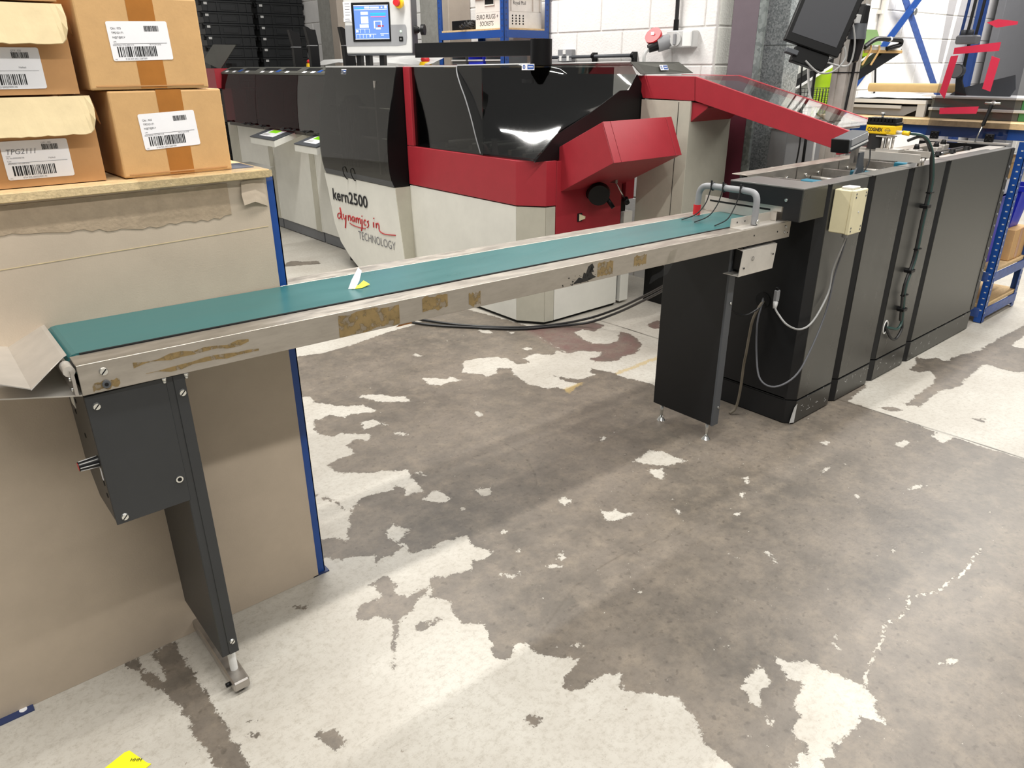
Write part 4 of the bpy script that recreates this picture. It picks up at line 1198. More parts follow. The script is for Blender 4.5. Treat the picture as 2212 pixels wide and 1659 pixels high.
# guide plates and clamps further along
for x in (4.02, 4.18, 4.36, 4.55):
    g = MB().box(x, x + 0.13, 1.56, 1.60, 1.03, 1.036).build('guide_plate', 'steel_pale', trk)
    MB().cyl((x + 0.03, 1.58, 1.036), (x + 0.03, 1.58, 1.06), 0.008, 10).build('clamp_post', 'black', g)
    MB().cyl((x + 0.03, 1.58, 1.06), (x + 0.03, 1.58, 1.078), 0.018, 12, 0.012).build('star_knob', 'black', g)
for y in (1.62, 1.66):
    MB().cyl((4.0, y, 1.055), (4.75, y, 1.055), 0.007, 10).build('guide_rod', 'chrome', trk)
for x, y in ((4.25, 1.70), (4.45, 1.68), (4.62, 1.71)):
    k = MB().box(x, x + 0.07, y, y + 0.05, 1.04, 1.075, 0.004).build('clamp_block', 'steel_pale', trk)
    MB().cyl((x + 0.03, y + 0.02, 1.075), (x + 0.03, y + 0.02, 1.10), 0.016, 10, 0.01).build('star_knob', 'black', k)
MB().plate([(3.90, 1.53, 1.046), (4.85, 1.48, 1.066), (4.85, 1.56, 1.066), (4.02, 1.60, 1.046)], 0.003).build('cover_plate', 'steel_pale', trk)

# ------------------------------------------------------------------ code reader on its bracket
rd = thing('code_reader', (3.64, 1.62, 1.1), 'yellow and black code reader with finned top over the mail track', 'camera')
RF = Matrix(((0, 1, 0, 3.60), (-1, 0, 0, 1.692), (0, 0, 1, 1.195), (0, 0, 0, 1)))
bd = MB(RF).box(0, 0.137, 0, 0.075, 0, 0.040, 0.006, 2).build('housing', 'yellow', rd)
MB(RF).box(0.0, 0.137, 0.001, 0.075, 0.040, 0.052, 0.002).build('black_band', 'black', bd)
for k in range(8):
    MB(RF).box(0.002 + 0.0165 * k, 0.0145 + 0.0165 * k, 0.002, 0.074, 0.052, 0.071, 0.0015).build('cooling_fin', 'black', bd)
mb = MB(RF)
mb.cyl((0.06, 0.02, 0.070), (0.06, 0.02, 0.082), 0.005, 8)
mb.cyl((0.06, 0.02, 0.082), (0.06, 0.02, 0.094), 0.009, 8)
mb.build('top_screw', 'chrome', bd)
lettering('COGNEX', 0.021, RF @ Vector((0.010, -0.0008, 0.013)), (0, -1, 0), (0, 0, 1), 'ink', 'brand_lettering', bd, bold=0.0008, width=0.070)
lettering('insight', 0.011, RF @ Vector((0.089, -0.0008, 0.016)), (0, -1, 0), (0, 0, 1), 'ink_grey', 'small_print', bd, width=0.028)
mb = MB(RF)
mb.tube([(0.103 + 0.011 * math.cos(a), -0.0006, 0.019 + 0.009 * math.sin(a)) for a in [2 * PI * k / 14 for k in range(15)]], 0.0004, 4, False)
mb.build('logo_ring', 'ink', bd)
MB(RF).cyl((0.043, 0.04, -0.068), (0.043, 0.04, 0.0), 0.038, 24).build('lens_hood', 'rubber', rd)
MB(RF).cyl((0.043, 0.04, -0.078), (0.043, 0.04, -0.068), 0.040, 24).build('lens_window', 'clear', rd)
mb = MB(RF)
mb.box(0.055, 0.125, 0.0, 0.06, -0.012, -0.006)
for x, y in ((0.088, 0.008), (0.115, 0.008), (0.088, 0.05), (0.115, 0.05)):
    mb.cyl((x, y, -0.062), (x, y, -0.010), 0.006, 10)
mb.box(0.066, 0.17, -0.004, 0.06, -0.076, -0.062)
mb.build('stand_off_bracket', 'steel_pale', rd)
mb = MB()
mb.box(3.585, 3.60, 1.42, 1.705, 1.085, 1.120)
mb.box(3.685, 3.70, 1.42, 1.75, 1.10, 1.125)
mb.build('mounting_beam', 'steel_pale', rd)
for x in (3.62, 3.655):
    MB().cyl((x, 1.43, 1.068), (x, 1.43, 1.10), 0.008, 8).build('beam_post', 'steel', rd)
MB().prism([(3.345, 1.585, 1.135), (3.385, 1.585, 1.135), (3.39, 1.585, 1.10), (3.41, 1.585, 1.05), (3.42, 1.585, 0.99), (3.27, 1.585, 0.99), (3.315, 1.585, 1.03), (3.345, 1.585, 1.07)], (0, -0.008, 0)).build('gusset', 'grey_dark', rd)
MB().prism([(3.77, 1.53, 1.115), (3.81, 1.53, 1.115), (3.83, 1.53, 1.05), (3.72, 1.53, 1.05), (3.765, 1.53, 1.08)], (0, -0.008, 0)).build('gusset', 'grey_dark', rd)
MB(RF).cyl((0.137, 0.02, 0.012), (0.165, 0.02, 0.011), 0.008, 10).build('connector', 'grey_pale', rd)
MB(RF).cyl((0.165, 0.02, 0.011), (0.195, 0.018, 0.009), 0.010, 10).build('connector_sleeve', 'yellow', rd)

# ------------------------------------------------------------------ tilted sensor lamp beside it
sl = thing('sensor_lamp', (3.22, 1.60, 1.12), 'dark grey wedge shaped sensor lamp beside the yellow reader', 'sensor')
SF = Matrix.Translation((3.235, 1.575, 1.140)) @ Matrix.Rotation(math.radians(-10), 4, 'Y')
hs = MB(SF).box(0, 0.165, 0, 0.08, 0, 0.058, 0.005).build('housing', 'grey_dark', sl)
MB(SF).box(-0.006, 0.002, 0.0, 0.08, 0.0, 0.058, 0.002).build('end_cap', 'black', sl)
MB(SF).box(0.018, 0.155, -0.003, 0.001, 0.026, 0.055, 0.001).build('side_panel', 'grey', hs)
MB(SF).box(0.01, 0.16, -0.004, 0.001, 0.013, 0.020).build('trim_line', 'grey_pale', hs)
MB().box(3.345, 3.38, 1.60, 1.62, 1.09, 1.18).build('lamp_bracket', 'steel', sl)
MB().tube([(3.42, 1.57, 1.145), (3.41, 1.56, 1.10), (3.36, 1.55, 1.06), (3.25, 1.55, 1.0)], 0.003, 6).build('lead', 'cable_black', sl)

# ------------------------------------------------------------------ cream switch box
jb = thing('switch_box', (2.97, 1.41, 0.86), 'cream plastic switch box on the front of the first graphite cabinet', 'switch box')
bx = MB().box(2.90, 2.998, 1.372, 1.442, 0.870, 1.040, 0.003).build('body', 'jbox', jb)
lid = MB().box(2.897, 3.001, 1.355, 1.372, 0.868, 1.042, 0.003).build('cover', 'jbox', jb)
MB().box(2.92, 2.98, 1.378, 1.425, 1.040, 1.050, 0.002).build('push_switch', 'grey_pale', jb)
for x in (2.910, 2.988):
    for z in (0.882, 0.895, 1.015, 1.028):
        MB().cyl((x, 1.355, z), (x, 1.3542, z), 0.004, 8).build('screw_hole', 'grey_dark', lid)
MB().cyl((2.949, 1.355, 0.955), (2.949, 1.3535, 0.955), 0.004, 8).build('blanking_plug', 'grey_pale', lid)
MB().cyl((2.955, 1.395, 0.870), (2.955, 1.395, 0.847), 0.012, 10).build('cable_gland', 'grey', jb)

# ------------------------------------------------------------------ leads
def lead(name, pts, r, m, label, cat='cable', group=None):
    mb = MB().tube(pts, r, 8)
    p = Vector(pts[-1])
    return solo(mb, name, m, (p.x, p.y, min(q[2] for q in pts)), label, cat, group)
lead('power_lead', [(2.957, 1.39, 0.85), (2.955, 1.40, 0.80), (2.975, 1.43, 0.70), (2.97, 1.43, 0.60), (2.87, 1.425, 0.50), (2.80, 1.44, 0.474), (2.74, 1.47, 0.50), (2.745, 1.52, 0.535), (2.76, 1.545, 0.55)], 0.0042, 'cable_grey', 'grey lead looping from the cream switch box to the pale plug')
pl = thing('plug', (2.765, 1.55, 0.55), 'pale grey inline plug hanging against the dark cabinet end', 'plug')
MB().cyl((2.76, 1.547, 0.548), (2.77, 1.552, 0.575), 0.008, 10, 0.011).build('boot', 'grey_pale', pl)
MB().box(2.762, 2.784, 1.544, 1.562, 0.575, 0.625, 0.003).build('plug_body', 'grey', pl)
MB().box(2.765, 2.783, 1.547, 1.560, 0.625, 0.637, 0.002).build('plug_cap', 'black', pl)
lead('looped_cable', [(2.962, 1.39, 0.85), (2.968, 1.40, 0.78), (2.99, 1.425, 0.68), (2.97, 1.425, 0.52), (2.875, 1.42, 0.36), (2.80, 1.43, 0.262), (2.735, 1.48, 0.215), (2.73, 1.55, 0.23), (2.76, 1.60, 0.32), (2.79, 1.635, 0.45), (2.83, 1.65, 0.52), (2.853, 1.66, 0.545)], 0.0042, 'cable_mid', 'dark grey cable hanging in a deep loop from switch box to cable hole')
lead('hanging_cable', [(2.853, 1.655, 0.535), (2.825, 1.655, 0.52), (2.80, 1.665, 0.46), (2.80, 1.672, 0.38), (2.79, 1.67, 0.30), (2.80, 1.68, 0.24), (2.79, 1.675, 0.12), (2.78, 1.68, 0.03), (2.75, 1.69, 0.006)], 0.006, 'cable_brown', 'dusty brown cable hanging down from the cable hole to the floor')
lead('thin_cable', [(2.66, 1.60, 0.78), (2.64, 1.66, 0.70), (2.63, 1.70, 0.60), (2.68, 1.70, 0.52), (2.76, 1.68, 0.485), (2.83, 1.65, 0.52), (2.853, 1.66, 0.55)], 0.004, 'cable_black', 'thin black cable from under the conveyor end to the cable hole')
lead('floor_cable', [(2.750,1.920,0.700), (2.821,2.017,0.640), (2.894,2.231,0.480), (3.073,2.543,0.300), (3.209,2.829,0.140), (3.185,3.034,0.035), (3.002,3.136,0.010), (2.794,3.247,0.010), (2.577,3.482,0.010), (2.431,3.753,0.010), (2.314,4.095,0.010)], 0.0075, 'cable_black', 'upper black floor cable sagging from conveyor end to the machine base', 'cable', 'cables on the floor under the conveyor')
lead('floor_cable', [(2.688,1.874,0.700), (2.758,1.970,0.640), (2.835,2.184,0.480), (3.013,2.492,0.300), (3.149,2.775,0.140), (3.127,2.977,0.035), (2.981,3.113,0.010), (2.774,3.224,0.010), (2.558,3.457,0.010), (2.385,3.685,0.010), (2.268,4.019,0.010)], 0.0075, 'cable_black', 'lower black floor cable sagging from conveyor end to the machine base', 'cable', 'cables on the floor under the conveyor')

bundle = thing('cable_bundle', (3.77, 1.42, 0.25), 'bundle of dark green and black cables strapped down the third cabinet', 'cable')
base = [(3.62, 1.495, 1.204), (3.68, 1.455, 1.19), (3.73, 1.43, 1.13), (3.765, 1.42, 1.04), (3.785, 1.418, 0.96), (3.785, 1.42, 0.80), (3.788, 1.42, 0.62), (3.74, 1.418, 0.49), (3.765, 1.42, 0.39), (3.79, 1.42, 0.30)]
for k, (ox, oy, m) in enumerate(((0.0, 0, 'cable_teal'), (0.013, 0.004, 'cable_black'), (-0.011, 0.004, 'cable_black'))):
    pts = [(x + ox * min(1, i / 3), y + oy, z - (0.0 if k == 0 else 0.03 * (i == 0))) for i, (x, y, z) in enumerate(base)]
    if k == 0:
        pts += [(3.76, 1.42, 0.262), (3.70, 1.43, 0.275), (3.668, 1.444, 0.283)]
    elif k == 1:
        pts += [(3.81, 1.42, 0.25), (3.76, 1.42, 0.205), (3.70, 1.425, 0.23), (3.668, 1.444, 0.285)]
    MB().tube(pts, 0.0068, 7).build('cable', m, bundle)
for x, z in ((3.786, 0.87), (3.765, 0.56), (3.775, 0.36)):
    t = MB().box(x - 0.022, x + 0.022, 1.408, 1.444, z - 0.008, z + 0.008, 0.002).build('cable_clip', 'black', bundle)
for x, z in ((3.789, 0.935), (3.789, 0.665), (3.752, 0.44)):
    MB().box(x - 0.022, x + 0.024, 1.410, 1.431, z - 0.003, z + 0.003).build('cable_tie', 'black', bundle)

# ------------------------------------------------------------------ raised acrylic lid with red tape
ld = thing('acrylic_lid', (4.95, 1.74, 1.07), 'raised smoked acrylic lid with a rectangle of red tape strips', 'lid')
hbr = MB().box(4.93, 4.975, 1.49, 1.975, 1.066, 1.076, 0.001).build('hinge_bar', 'steel_pale', ld)
MB().box(4.918, 4.931, 1.50, 1.97, 1.030, 1.064, 0.002).build('hinge_rail', 'black', ld)
sh = MB().prism([(4.955, 1.957, 1.078), (4.955, 1.515, 1.078), (4.955, 1.525, 1.95), (4.955, 1.905, 1.95)], (0.005, 0, 0)).build('acrylic_sheet', 'smoke_clear', ld)
MB().prism([(4.958, 1.948, 1.49), (4.958, 1.972, 1.50), (4.958, 1.985, 1.95), (4.958, 1.935, 1.95)], (0.004, 0, 0)).build('side_wing', 'smoke_clear', ld)
for y in (1.60, 1.90):
    hg = MB().box(4.934, 4.957, y - 0.022, y + 0.022, 1.07, 1.12, 0.003).build('hinge', 'black', ld)
    for dy in (-0.011, 0.011):
        for z in (1.085, 1.108):
            MB().ball((4.934, y + dy, z), 0.006).build('screw', 'black', hg)
RT = [((1.895, 1.54), (1.895, 1.575), (1.66, 1.60), (1.66, 1.555)), ((1.905, 1.53), (1.865, 1.535), (1.89, 1.30), (1.925, 1.335)), ((1.69, 1.53), (1.645, 1.515), (1.655, 1.345), (1.70, 1.36)), ((1.905, 1.25), (1.90, 1.215), (1.70, 1.225), (1.695, 1.265)), ((1.755, 1.70), (1.70, 1.715), (1.60, 1.70), (1.60, 1.685), (1.70, 1.672))]
for p in RT:
    MB().prism([(4.951, y, z) for y, z in p], (0.0015, 0, 0)).build('red_tape_strip', 'redtape', sh)
gs = MB().cyl((4.90, 1.655, 1.075), (4.925, 1.640, 1.18), 0.004, 8).build('gas_strut_rod', 'chrome', ld)
MB().cyl((4.922, 1.642, 1.165), (4.945, 1.628, 1.275), 0.010, 12).build('gas_strut_body', 'black', ld)
mb = MB()
mb.cyl((4.945, 1.625, 1.285), (4.955, 1.625, 1.285), 0.013, 10)
mb.cyl((4.945, 1.585, 1.285), (4.945, 1.665, 1.285), 0.006, 8)
mb.build('strut_mount', 'chrome', ld)

# ------------------------------------------------------------------ blue rack / bench at right
rk = thing('storage_rack', (5.28, 1.9, 0), 'blue boltless rack with chipboard shelves past the last graphite cabinet', 'rack')
def slot_post(x, y, sx, sy, z1, parent):
    p = post(x, y, sx, sy, z1, 'post', parent)
    mb = MB()
    z = 0.06
    while z < z1 - 0.04:
        mb.box(x + sx * 0.014, x + sx * 0.026, y - sy * 0.0006, y + sy * 0.001, z, z + 0.010)
        mb.box(x - sx * 0.0006, x + sx * 0.001, y + sy * 0.014, y + sy * 0.026, z + 0.019, z + 0.026)
        z += 0.038
    o = mb.build('slots', 'grey_pale', p)
    o['kind'] = 'stuff'
    return p
for x, sx in ((5.035, 1), (5.60, -1)):
    slot_post(x, 1.425, sx, 1, 1.08, rk)
    post(x, 2.69, sx, -1, 1.08, 'post', rk)
for z in (0.035, 0.262, 1.085):
    m = 'blue' if z > 1 else 'blue_pale'
    MB().box(5.06, 5.60, 1.423, 1.432, z, z + 0.058, 0.001).build('beam', m, rk)
    MB().box(5.034, 5.041, 1.45, 2.69, z, z + 0.058, 0.001).build('beam', m, rk)
    sh = MB().box(5.005 if z > 1 else 5.043, 5.63, 1.41 if z > 1 else 1.432, 2.70, z + 0.06, z + 0.080 + (0.012 if z > 1 else 0), 0.001).build('shelf', 'chip', rk)
# blue tubs and cartons on its shelves
def tub(x0, x1, y0, y1, z0, h, label):
    t = thing('storage_tub', ((x0 + x1) / 2, (y0 + y1) / 2, z0), label, 'tub', 'blue tubs on the rack')
    mb = MB()
    k = 0.03
    bt = [(x0 + k, y0 + k), (x1 - k, y0 + k), (x1 - k, y1 - k), (x0 + k, y1 - k)]
    tp = [(x0, y0), (x1, y0), (x1, y1), (x0, y1)]
    for i in range(4):
        j = (i + 1) % 4
        mb.plate([(*bt[i], z0), (*bt[j], z0), (*tp[j], z0 + h), (*tp[i], z0 + h)], 0.004)
    mb.prism([(*p, z0) for p in bt], (0, 0, 0.004))
    mb.build('tub_body', 'blueplastic', t)
    mb = MB()
    mb.box(x0 - 0.012, x1 + 0.012, y0 - 0.012, y0 + 0.004, z0 + h - 0.03, z0 + h)
    mb.box(x0 - 0.012, x0 + 0.004, y0 + 0.004, y1, z0 + h - 0.03, z0 + h)
    mb.box(x1 - 0.004, x1 + 0.012, y0 + 0.004, y1, z0 + h - 0.03, z0 + h)
    mb.build('rim', 'blueplastic', t)
    return t
tub(5.06, 5.30, 1.50, 1.90, 0.344, 0.42, 'tall blue plastic tub on the rack behind its slotted post')
tub(5.345, 5.555, 1.475, 1.86, 0.54, 0.26, 'small blue plastic tub at the right edge of the photo')
cb = thing('parts_carton', (5.45, 1.66, 0.344), 'brown carton under the small blue tub on the rack', 'box')
MB().box(5.33, 5.57, 1.45, 1.88, 0.344, 0.538, 0.003).build('body', 'kraft', cb)
MB().box(5.42, 5.47, 1.449, 1.45, 0.345, 0.537).build('packing_tape', 'tape', cb)
cb = thing('paper_stack', (5.14, 1.7, 0.77), 'stack of paper and brown card under the rack top', 'paper')
MB().box(5.06, 5.30, 1.52, 1.88, 0.766, 0.86, 0.003).build('paper_ream', 'label', cb)
MB().box(5.06, 5.30, 1.51, 1.9, 0.862, 0.955, 0.003).build('card_stack', 'wood', cb)
MB().box(5.055, 5.31, 1.50, 1.9, 0.957, 0.985, 0.003).build('top_board', 'chip', cb)

# ------------------------------------------------------------------ inserting machine, head end
mc = thing('inserting_machine', (3.3, 4.2, 0), 'cream and red mail inserting machine with smoked covers in the middle of the photo', 'machine')
MB().prism([(2.87, 3.35, 0), (2.965, 3.21, 0), (3.60, 3.20, 0), (3.68, 3.25, 0), (3.68, 5.5, 0), (2.87, 5.5, 0)], (0, 0, 0.03)).build('base_frame', 'black', mc)
MB().prism([(2.87, 3.36, 0.03), (2.975, 3.215, 0.03), (3.68, 3.21, 0.03), (3.68, 5.5, 0.03), (2.87, 5.5, 0.03)], (0, 0, 0.95)).build('inner_frame', 'black', mc)
g = 0.004
MB().box(2.85, 2.866, 3.335, 4.478, 0.022, 0.728, 0.002).build('front_panel', 'cream', mc)
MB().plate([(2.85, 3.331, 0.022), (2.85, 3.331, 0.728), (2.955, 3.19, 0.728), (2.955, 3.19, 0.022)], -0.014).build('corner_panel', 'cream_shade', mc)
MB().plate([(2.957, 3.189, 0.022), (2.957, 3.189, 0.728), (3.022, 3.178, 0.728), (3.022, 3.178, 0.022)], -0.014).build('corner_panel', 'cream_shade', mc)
MB().box(3.028, 3.60, 3.178, 3.192, 0.022, 0.415, 0.002).build('end_panel', 'cream', mc)
rd_ = MB().box(3.028, 3.60, 3.176, 3.192, 0.420, 0.985, 0.002).build('end_door', 'red', mc)
mb = MB().box(3.205, 3.245, 3.170, 3.177, 0.615, 0.665, 0.002)
mb.build('latch_recess', 'hole', rd_)
MB().prism([(3.215, 3.168, 0.66), (3.245, 3.150, 0.645), (3.245, 3.150, 0.632), (3.215, 3.168, 0.62)], (0.012, 0.006, 0)).build('latch', 'jbox', rd_)
MB().box(3.64, 3.72, 3.18, 3.30, 0.02, 0.62, 0.002).build('rear_panel', 'cream', mc)
MB().box(3.64, 3.72, 3.178, 3.30, 0.70, 0.98, 0.002).build('rear_red_panel', 'red', mc)
MB().prism([(2.846, 3.329, 0.735), (2.953, 3.186, 0.735), (3.024, 3.174, 0.735), (3.024, 3.6, 0.735), (3.1, 3.6, 0.735), (3.1, 4.478, 0.735), (2.846, 4.478, 0.735)], (0, 0, 0.255), 0.002).build('red_band', 'red', mc)
MB().box(2.846, 2.88, 4.40, 4.476, 0.994, 1.487, 0.002).build('red_post', 'red', mc)
# curved side module
prof = [(2.807, 1.485), (2.785, 1.41), (2.767, 1.331), (2.745, 1.26), (2.726, 1.189), (2.710, 1.11), (2.700, 1.044), (2.696, 0.97), (2.695, 0.895), (2.70, 0.82), (2.711, 0.762)]
hem = [(2.728, 0.722)]
MB().prism([(x, 4.482, z) for x, z in prof + hem] + [(2.862, 4.482, 0.722), (2.862, 4.482, 1.485)], (0, 0.012, 0)).build('module_cheek', 'blackmet', mc)
MB().prism([(x + 0.002, 5.47, z) for x, z in prof + hem] + [(2.862, 5.47, 0.722), (2.862, 5.47, 1.485)], (0, 0.012, 0)).build('module_cheek', 'blackmet', mc)
mcov = MB().grid([[(x - 0.003, 4.486, z), (x - 0.003, 4.98, z), (x - 0.003, 5.48, z)] for x, z in prof], thick=0.003).build('module_cover', 'smoke', mc)
MB().grid([[(x - 0.004, 4.484, z), (x - 0.004, 5.482, z)] for x, z in prof[-1:] + hem], thick=0.004).build('cover_hem', 'grey_dark', mcov)
MB().box(2.80, 2.812, 4.49, 5.47, 1.484, 1.492).build('cover_edge', 'grey_pale', mcov)
for y in (5.02, 5.14):
    MB().tube([(2.700, y, 0.80), (2.690, y, 0.795), (2.694, y, 0.755), (2.712, y, 0.718), (2.724, y, 0.712)], 0.004, 6).build('cover_latch', 'black', mcov)
# module inside
MB().box(2.86, 2.875, 4.5, 5.47, 0.72, 1.48).build('module_backplate', 'olive_grey', mc)
mb = MB()
for z in (0.86, 1.02, 1.22):
    mb.cyl((2.80, 4.5, z), (2.80, 5.46, z), 0.008, 8)
mb.box(2.77, 2.86, 4.72, 4.74, 0.78, 1.4)
mb.build('module_rods', 'steel', mc)
mb = MB()
for i in range(9):
    mb.box(2.76, 2.86, 5.0 + 0.03 * i, 5.015 + 0.03 * i, 0.80, 1.30 - 0.02 * abs(i - 4))
mb.cyl((2.79, 4.62, 0.86), (2.86, 4.62, 0.86), 0.09, 24)
mb.build('sorting_drum', 'black', mc)
# lower bulging lettered panel
lo_p = [(0.718, 5.525, 4.484), (0.60, 5.49, 4.470), (0.46, 5.46, 4.452), (0.34, 5.435, 4.434), (0.20, 5.36, 4.415), (0.11, 5.24, 4.404), (0.042, 5.107, 4.395)]
lp = MB()
lp.grid([[(2.728, yr, z), (2.728, yr + (yl - yr) * 0.5, z), (2.728, yl, z)] for z, yl, yr in lo_p], thick=0.004)
lpo = lp.build('lettered_panel', 'cream', mc)
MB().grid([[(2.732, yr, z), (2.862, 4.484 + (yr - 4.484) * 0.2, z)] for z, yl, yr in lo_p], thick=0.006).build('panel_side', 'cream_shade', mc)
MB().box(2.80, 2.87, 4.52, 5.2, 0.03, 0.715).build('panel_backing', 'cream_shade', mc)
def panel_x(z):
    return 2.728
UPV = Vector((0, 0, 1))
lettering('kern2500', 0.122, (2.7235, 5.41, 0.529), (0, -1, 0), UPV, 'ink', 'model_lettering', lpo, bold=0.0022, width=0.538)
lettering('TECHNOLOGY', 0.088, (2.7235, 5.05, 0.274), (0, -1, 0), UPV, 'ink_grey', 'small_lettering', lpo, bold=-0.0006, width=0.53)
def stroke(mb, pts, r):
    P = [(2.7245, y, z) for y, z in pts]
    mb.tube(P, r, 5)
mb = MB()
X0 = 5.37
def st(pts, k=0.0042): stroke(mb, [(X0 - u * 0.00128, 0.398 + v * 0.00085) for u, v in pts], k)
# hand-brushed words "dynamics in"
st([(48, 28), (30, 38), (8, 22), (4, -4), (20, -14), (38, 4), (52, 30)])
st([(44, 92), (54, 40), (52, 0), (62, -12)], 0.0055)
st([(78, 40), (80, 8), (96, -2), (112, 36)])
st([(112, 36), (104, -20), (90, -86)], 0.0055)
st([(140, 42), (138, -8)]); st([(138, 18), (160, 44), (168, 24), (166, -6)])
st([(215, 36), (196, 40), (182, 16), (192, -4), (208, 10), (217, 34), (218, -6)])
st([(236, 40), (236, -6)]); st([(236, 20), (252, 42), (260, 26), (260, -6)]); st([(260, 20), (276, 42), (286, 26), (286, -6)])
st([(306, 40), (304, 0), (298, -40), (288, -66)], 0.0052); st([(308, 66), (311, 72)])
st([(350, 34), (338, 42), (326, 18), (332, -4), (350, 0)])
st([(384, 42), (368, 34), (380, 14), (376, -6), (360, -20)])
st([(440, 44), (438, -2)], 0.0055); st([(444, 76), (448, 82)])
st([(468, 44), (466, 0)]); st([(466, 22), (486, 46), (498, 30), (496, -4)])
st([(496, -4), (508, -22), (560, -32), (672, -14)], 0.0036)
st([(150, -26), (190, -38), (260, -42), (340, -36)], 0.0032)
_b = mb.build('brushed_lettering', 'ink_red', lpo)
_b['kind'] = 'stuff'

# large domed cover over the head end
Lc = [(2.875, 3.91, 1.492), (2.860, 3.89, 1.455), (2.845, 3.84, 1.39), (2.838, 3.785, 1.315), (2.835, 3.73, 1.21), (2.838, 3.69, 1.10), (2.845, 3.655, 1.005)]
Rc = [(3.64, 3.20, 1.507), (3.70, 3.20, 1.44), (3.665, 3.20, 1.385), (3.60, 3.20, 1.335), (3.35, 3.20, 1.25), (3.06, 3.20, 1.145), (2.875, 3.20, 1.005)]
rows = []
for l, r in zip(Lc, Rc):
    row = []
    for i in range(13):
        t = i / 12
        p = Vector(l).lerp(Vector(r), t)
        b = math.sin(PI * t) * 0.05
        zz = (p.z - 1.0) / 0.5
        row.append(p + Vector((-b * 0.6, -b * 0.8, 0)) * math.sin(PI * max(0, min(1, zz))) * 1.0)
    rows.append(row)
dome = MB().grid(rows, thick=0.003).build('domed_cover', 'smoke', mc)
MB().tube([Vector(p) + Vector((-0.003, 0, 0)) for p in Lc], 0.004, 6).build('cover_edge', 'grey', dome)
MB().tube([rows[0][i] + Vector((0, 0, 0.002)) for i in range(13)], 0.004, 6).build('cover_edge', 'grey_pale', dome)
# fixed dark window between red post and dome
MB().box(2.866, 2.872, 3.66, 4.40, 0.992, 1.486).build('side_window', 'smoke', mc)
MB().prism([(3.56, 3.195, 1.352), (3.64, 3.195, 1.352), (3.705, 3.195, 1.44), (3.775, 3.195, 1.36), (3.79, 3.195, 1.289), (3.812, 3.195, 1.2), (3.80, 3.195, 0.99), (2.87, 3.195, 0.99), (3.034, 3.195, 1.128), (3.30, 3.195, 1.232)], (0, 0.006, 0)).build('end_cheek', 'black', mc)
fl = MB().plate([(3.645, 3.205, 1.510), (3.712, 3.172, 1.442), (4.175, 3.135, 1.444), (4.11, 3.205, 1.508)], 0.004).build('end_flap', 'olive_grey', mc)
MB().prism([(2.86, 4.48, 1.486), (2.86, 3.93, 1.486), (3.645, 3.21, 1.486), (4.11, 3.21, 1.486), (4.11, 3.45, 1.486), (3.72, 3.5, 1.486), (3.72, 5.5, 1.486), (2.815, 5.5, 1.486), (2.815, 4.48, 1.486)], (0, 0, 0.008)).build('top_plate', 'grey_pale', mc)
MB().prism([(3.3, 4.9, 1.4945), (3.3, 3.6, 1.4945), (3.68, 3.4, 1.4945), (3.68, 4.9, 1.4945)], (0, 0, 0.002)).build('top_panel', 'red', mc)
# mechanism seen through the dome
MB().box(3.60, 3.61, 3.3, 4.48, 0.99, 1.48).build('rear_wall', 'olive_grey', mc)
MB().box(2.90, 3.60, 3.24, 4.46, 0.99, 1.0).build('deck', 'grey_dark', mc)
MB().box(2.90, 3.60, 4.455, 4.47, 1.0, 1.48).build('partition', 'black', mc)
q = random.Random(5)
for i in range(7):
    y = 3.34 + 0.13 * i
    MB().box(2.93, 3.20, y, y + 0.03, 1.0, 1.02 + 0.012 * (i % 3), 0.002).build('guide_bar', 'steel', mc)
    MB().cyl((2.98 + 0.04 * (i % 2), y + 0.05, 1.03), (3.3, y + 0.05, 1.03), 0.010, 10).build('roller', 'grey_pale', mc)
for i, (x, y) in enumerate(((3.30, 3.40), (3.34, 3.72), (3.28, 4.05))):
    MB().box(x, x + 0.14, y, y + 0.16, 1.0, 1.17 + 0.03 * i, 0.006).build('drive_block', 'black', mc)
mb = MB()
for i in range(4):
    mb.tube([(3.0 + 0.03 * i, 3.35 + 0.05 * i, 1.03), (3.12, 3.55 + 0.06 * i, 1.14), (3.28, 3.7 + 0.05 * i, 1.05)], 0.006, 6)
mb.build('air_hose', 'grey_dark', mc)
cps = MB()
cps.plate([(2.90, 3.70, 1.0), (2.90, 3.62, 1.0), (2.86, 3.615, 1.05), (2.86, 3.66, 1.07)], 0.002)
cps.plate([(2.905, 3.62, 1.0), (2.905, 3.56, 1.0), (2.90, 3.57, 1.09), (2.90, 3.62, 1.09)], 0.002)
cps.build('broken_acrylic', 'grey', mc)
# blue and white maker's stickers on the covers
def sticker(p, right, up, parent, w=0.075, h=0.034):
    F = frame(p, right, up)
    s = MB(F).box(-w / 2, w / 2, -0.0012, -0.0004, -h / 2, h / 2).build('maker_sticker', 'label', parent)
    MB(F).box(-w * 0.05, w * 0.46, -0.0018, -0.0012, -h * 0.38, h * 0.38).build('sticker_block', 'sticker_blue', s)
    MB(F).box(0.02 * w, w * 0.38, -0.0022, -0.0018, -h * 0.06, h * 0.10).build('sticker_line', 'label', s)
    lettering('0', h * 0.9, F @ Vector((-w * 0.42, -0.0016, -h * 0.30)), right, up, 'sticker_blue', 'sticker_mark', s, bold=0.001)
    return s
sticker((2.797, 5.19, 1.455), (0, -1, 0), (0.25, 0, 1), mcov)
sticker((3.14, 3.56, 1.484), (0.76, -0.65, 0), (0.1, 0.1, 1), dome)
sticker((3.915, 3.165, 1.476), (1, 0, 0), (0, 0.55, 1), fl)

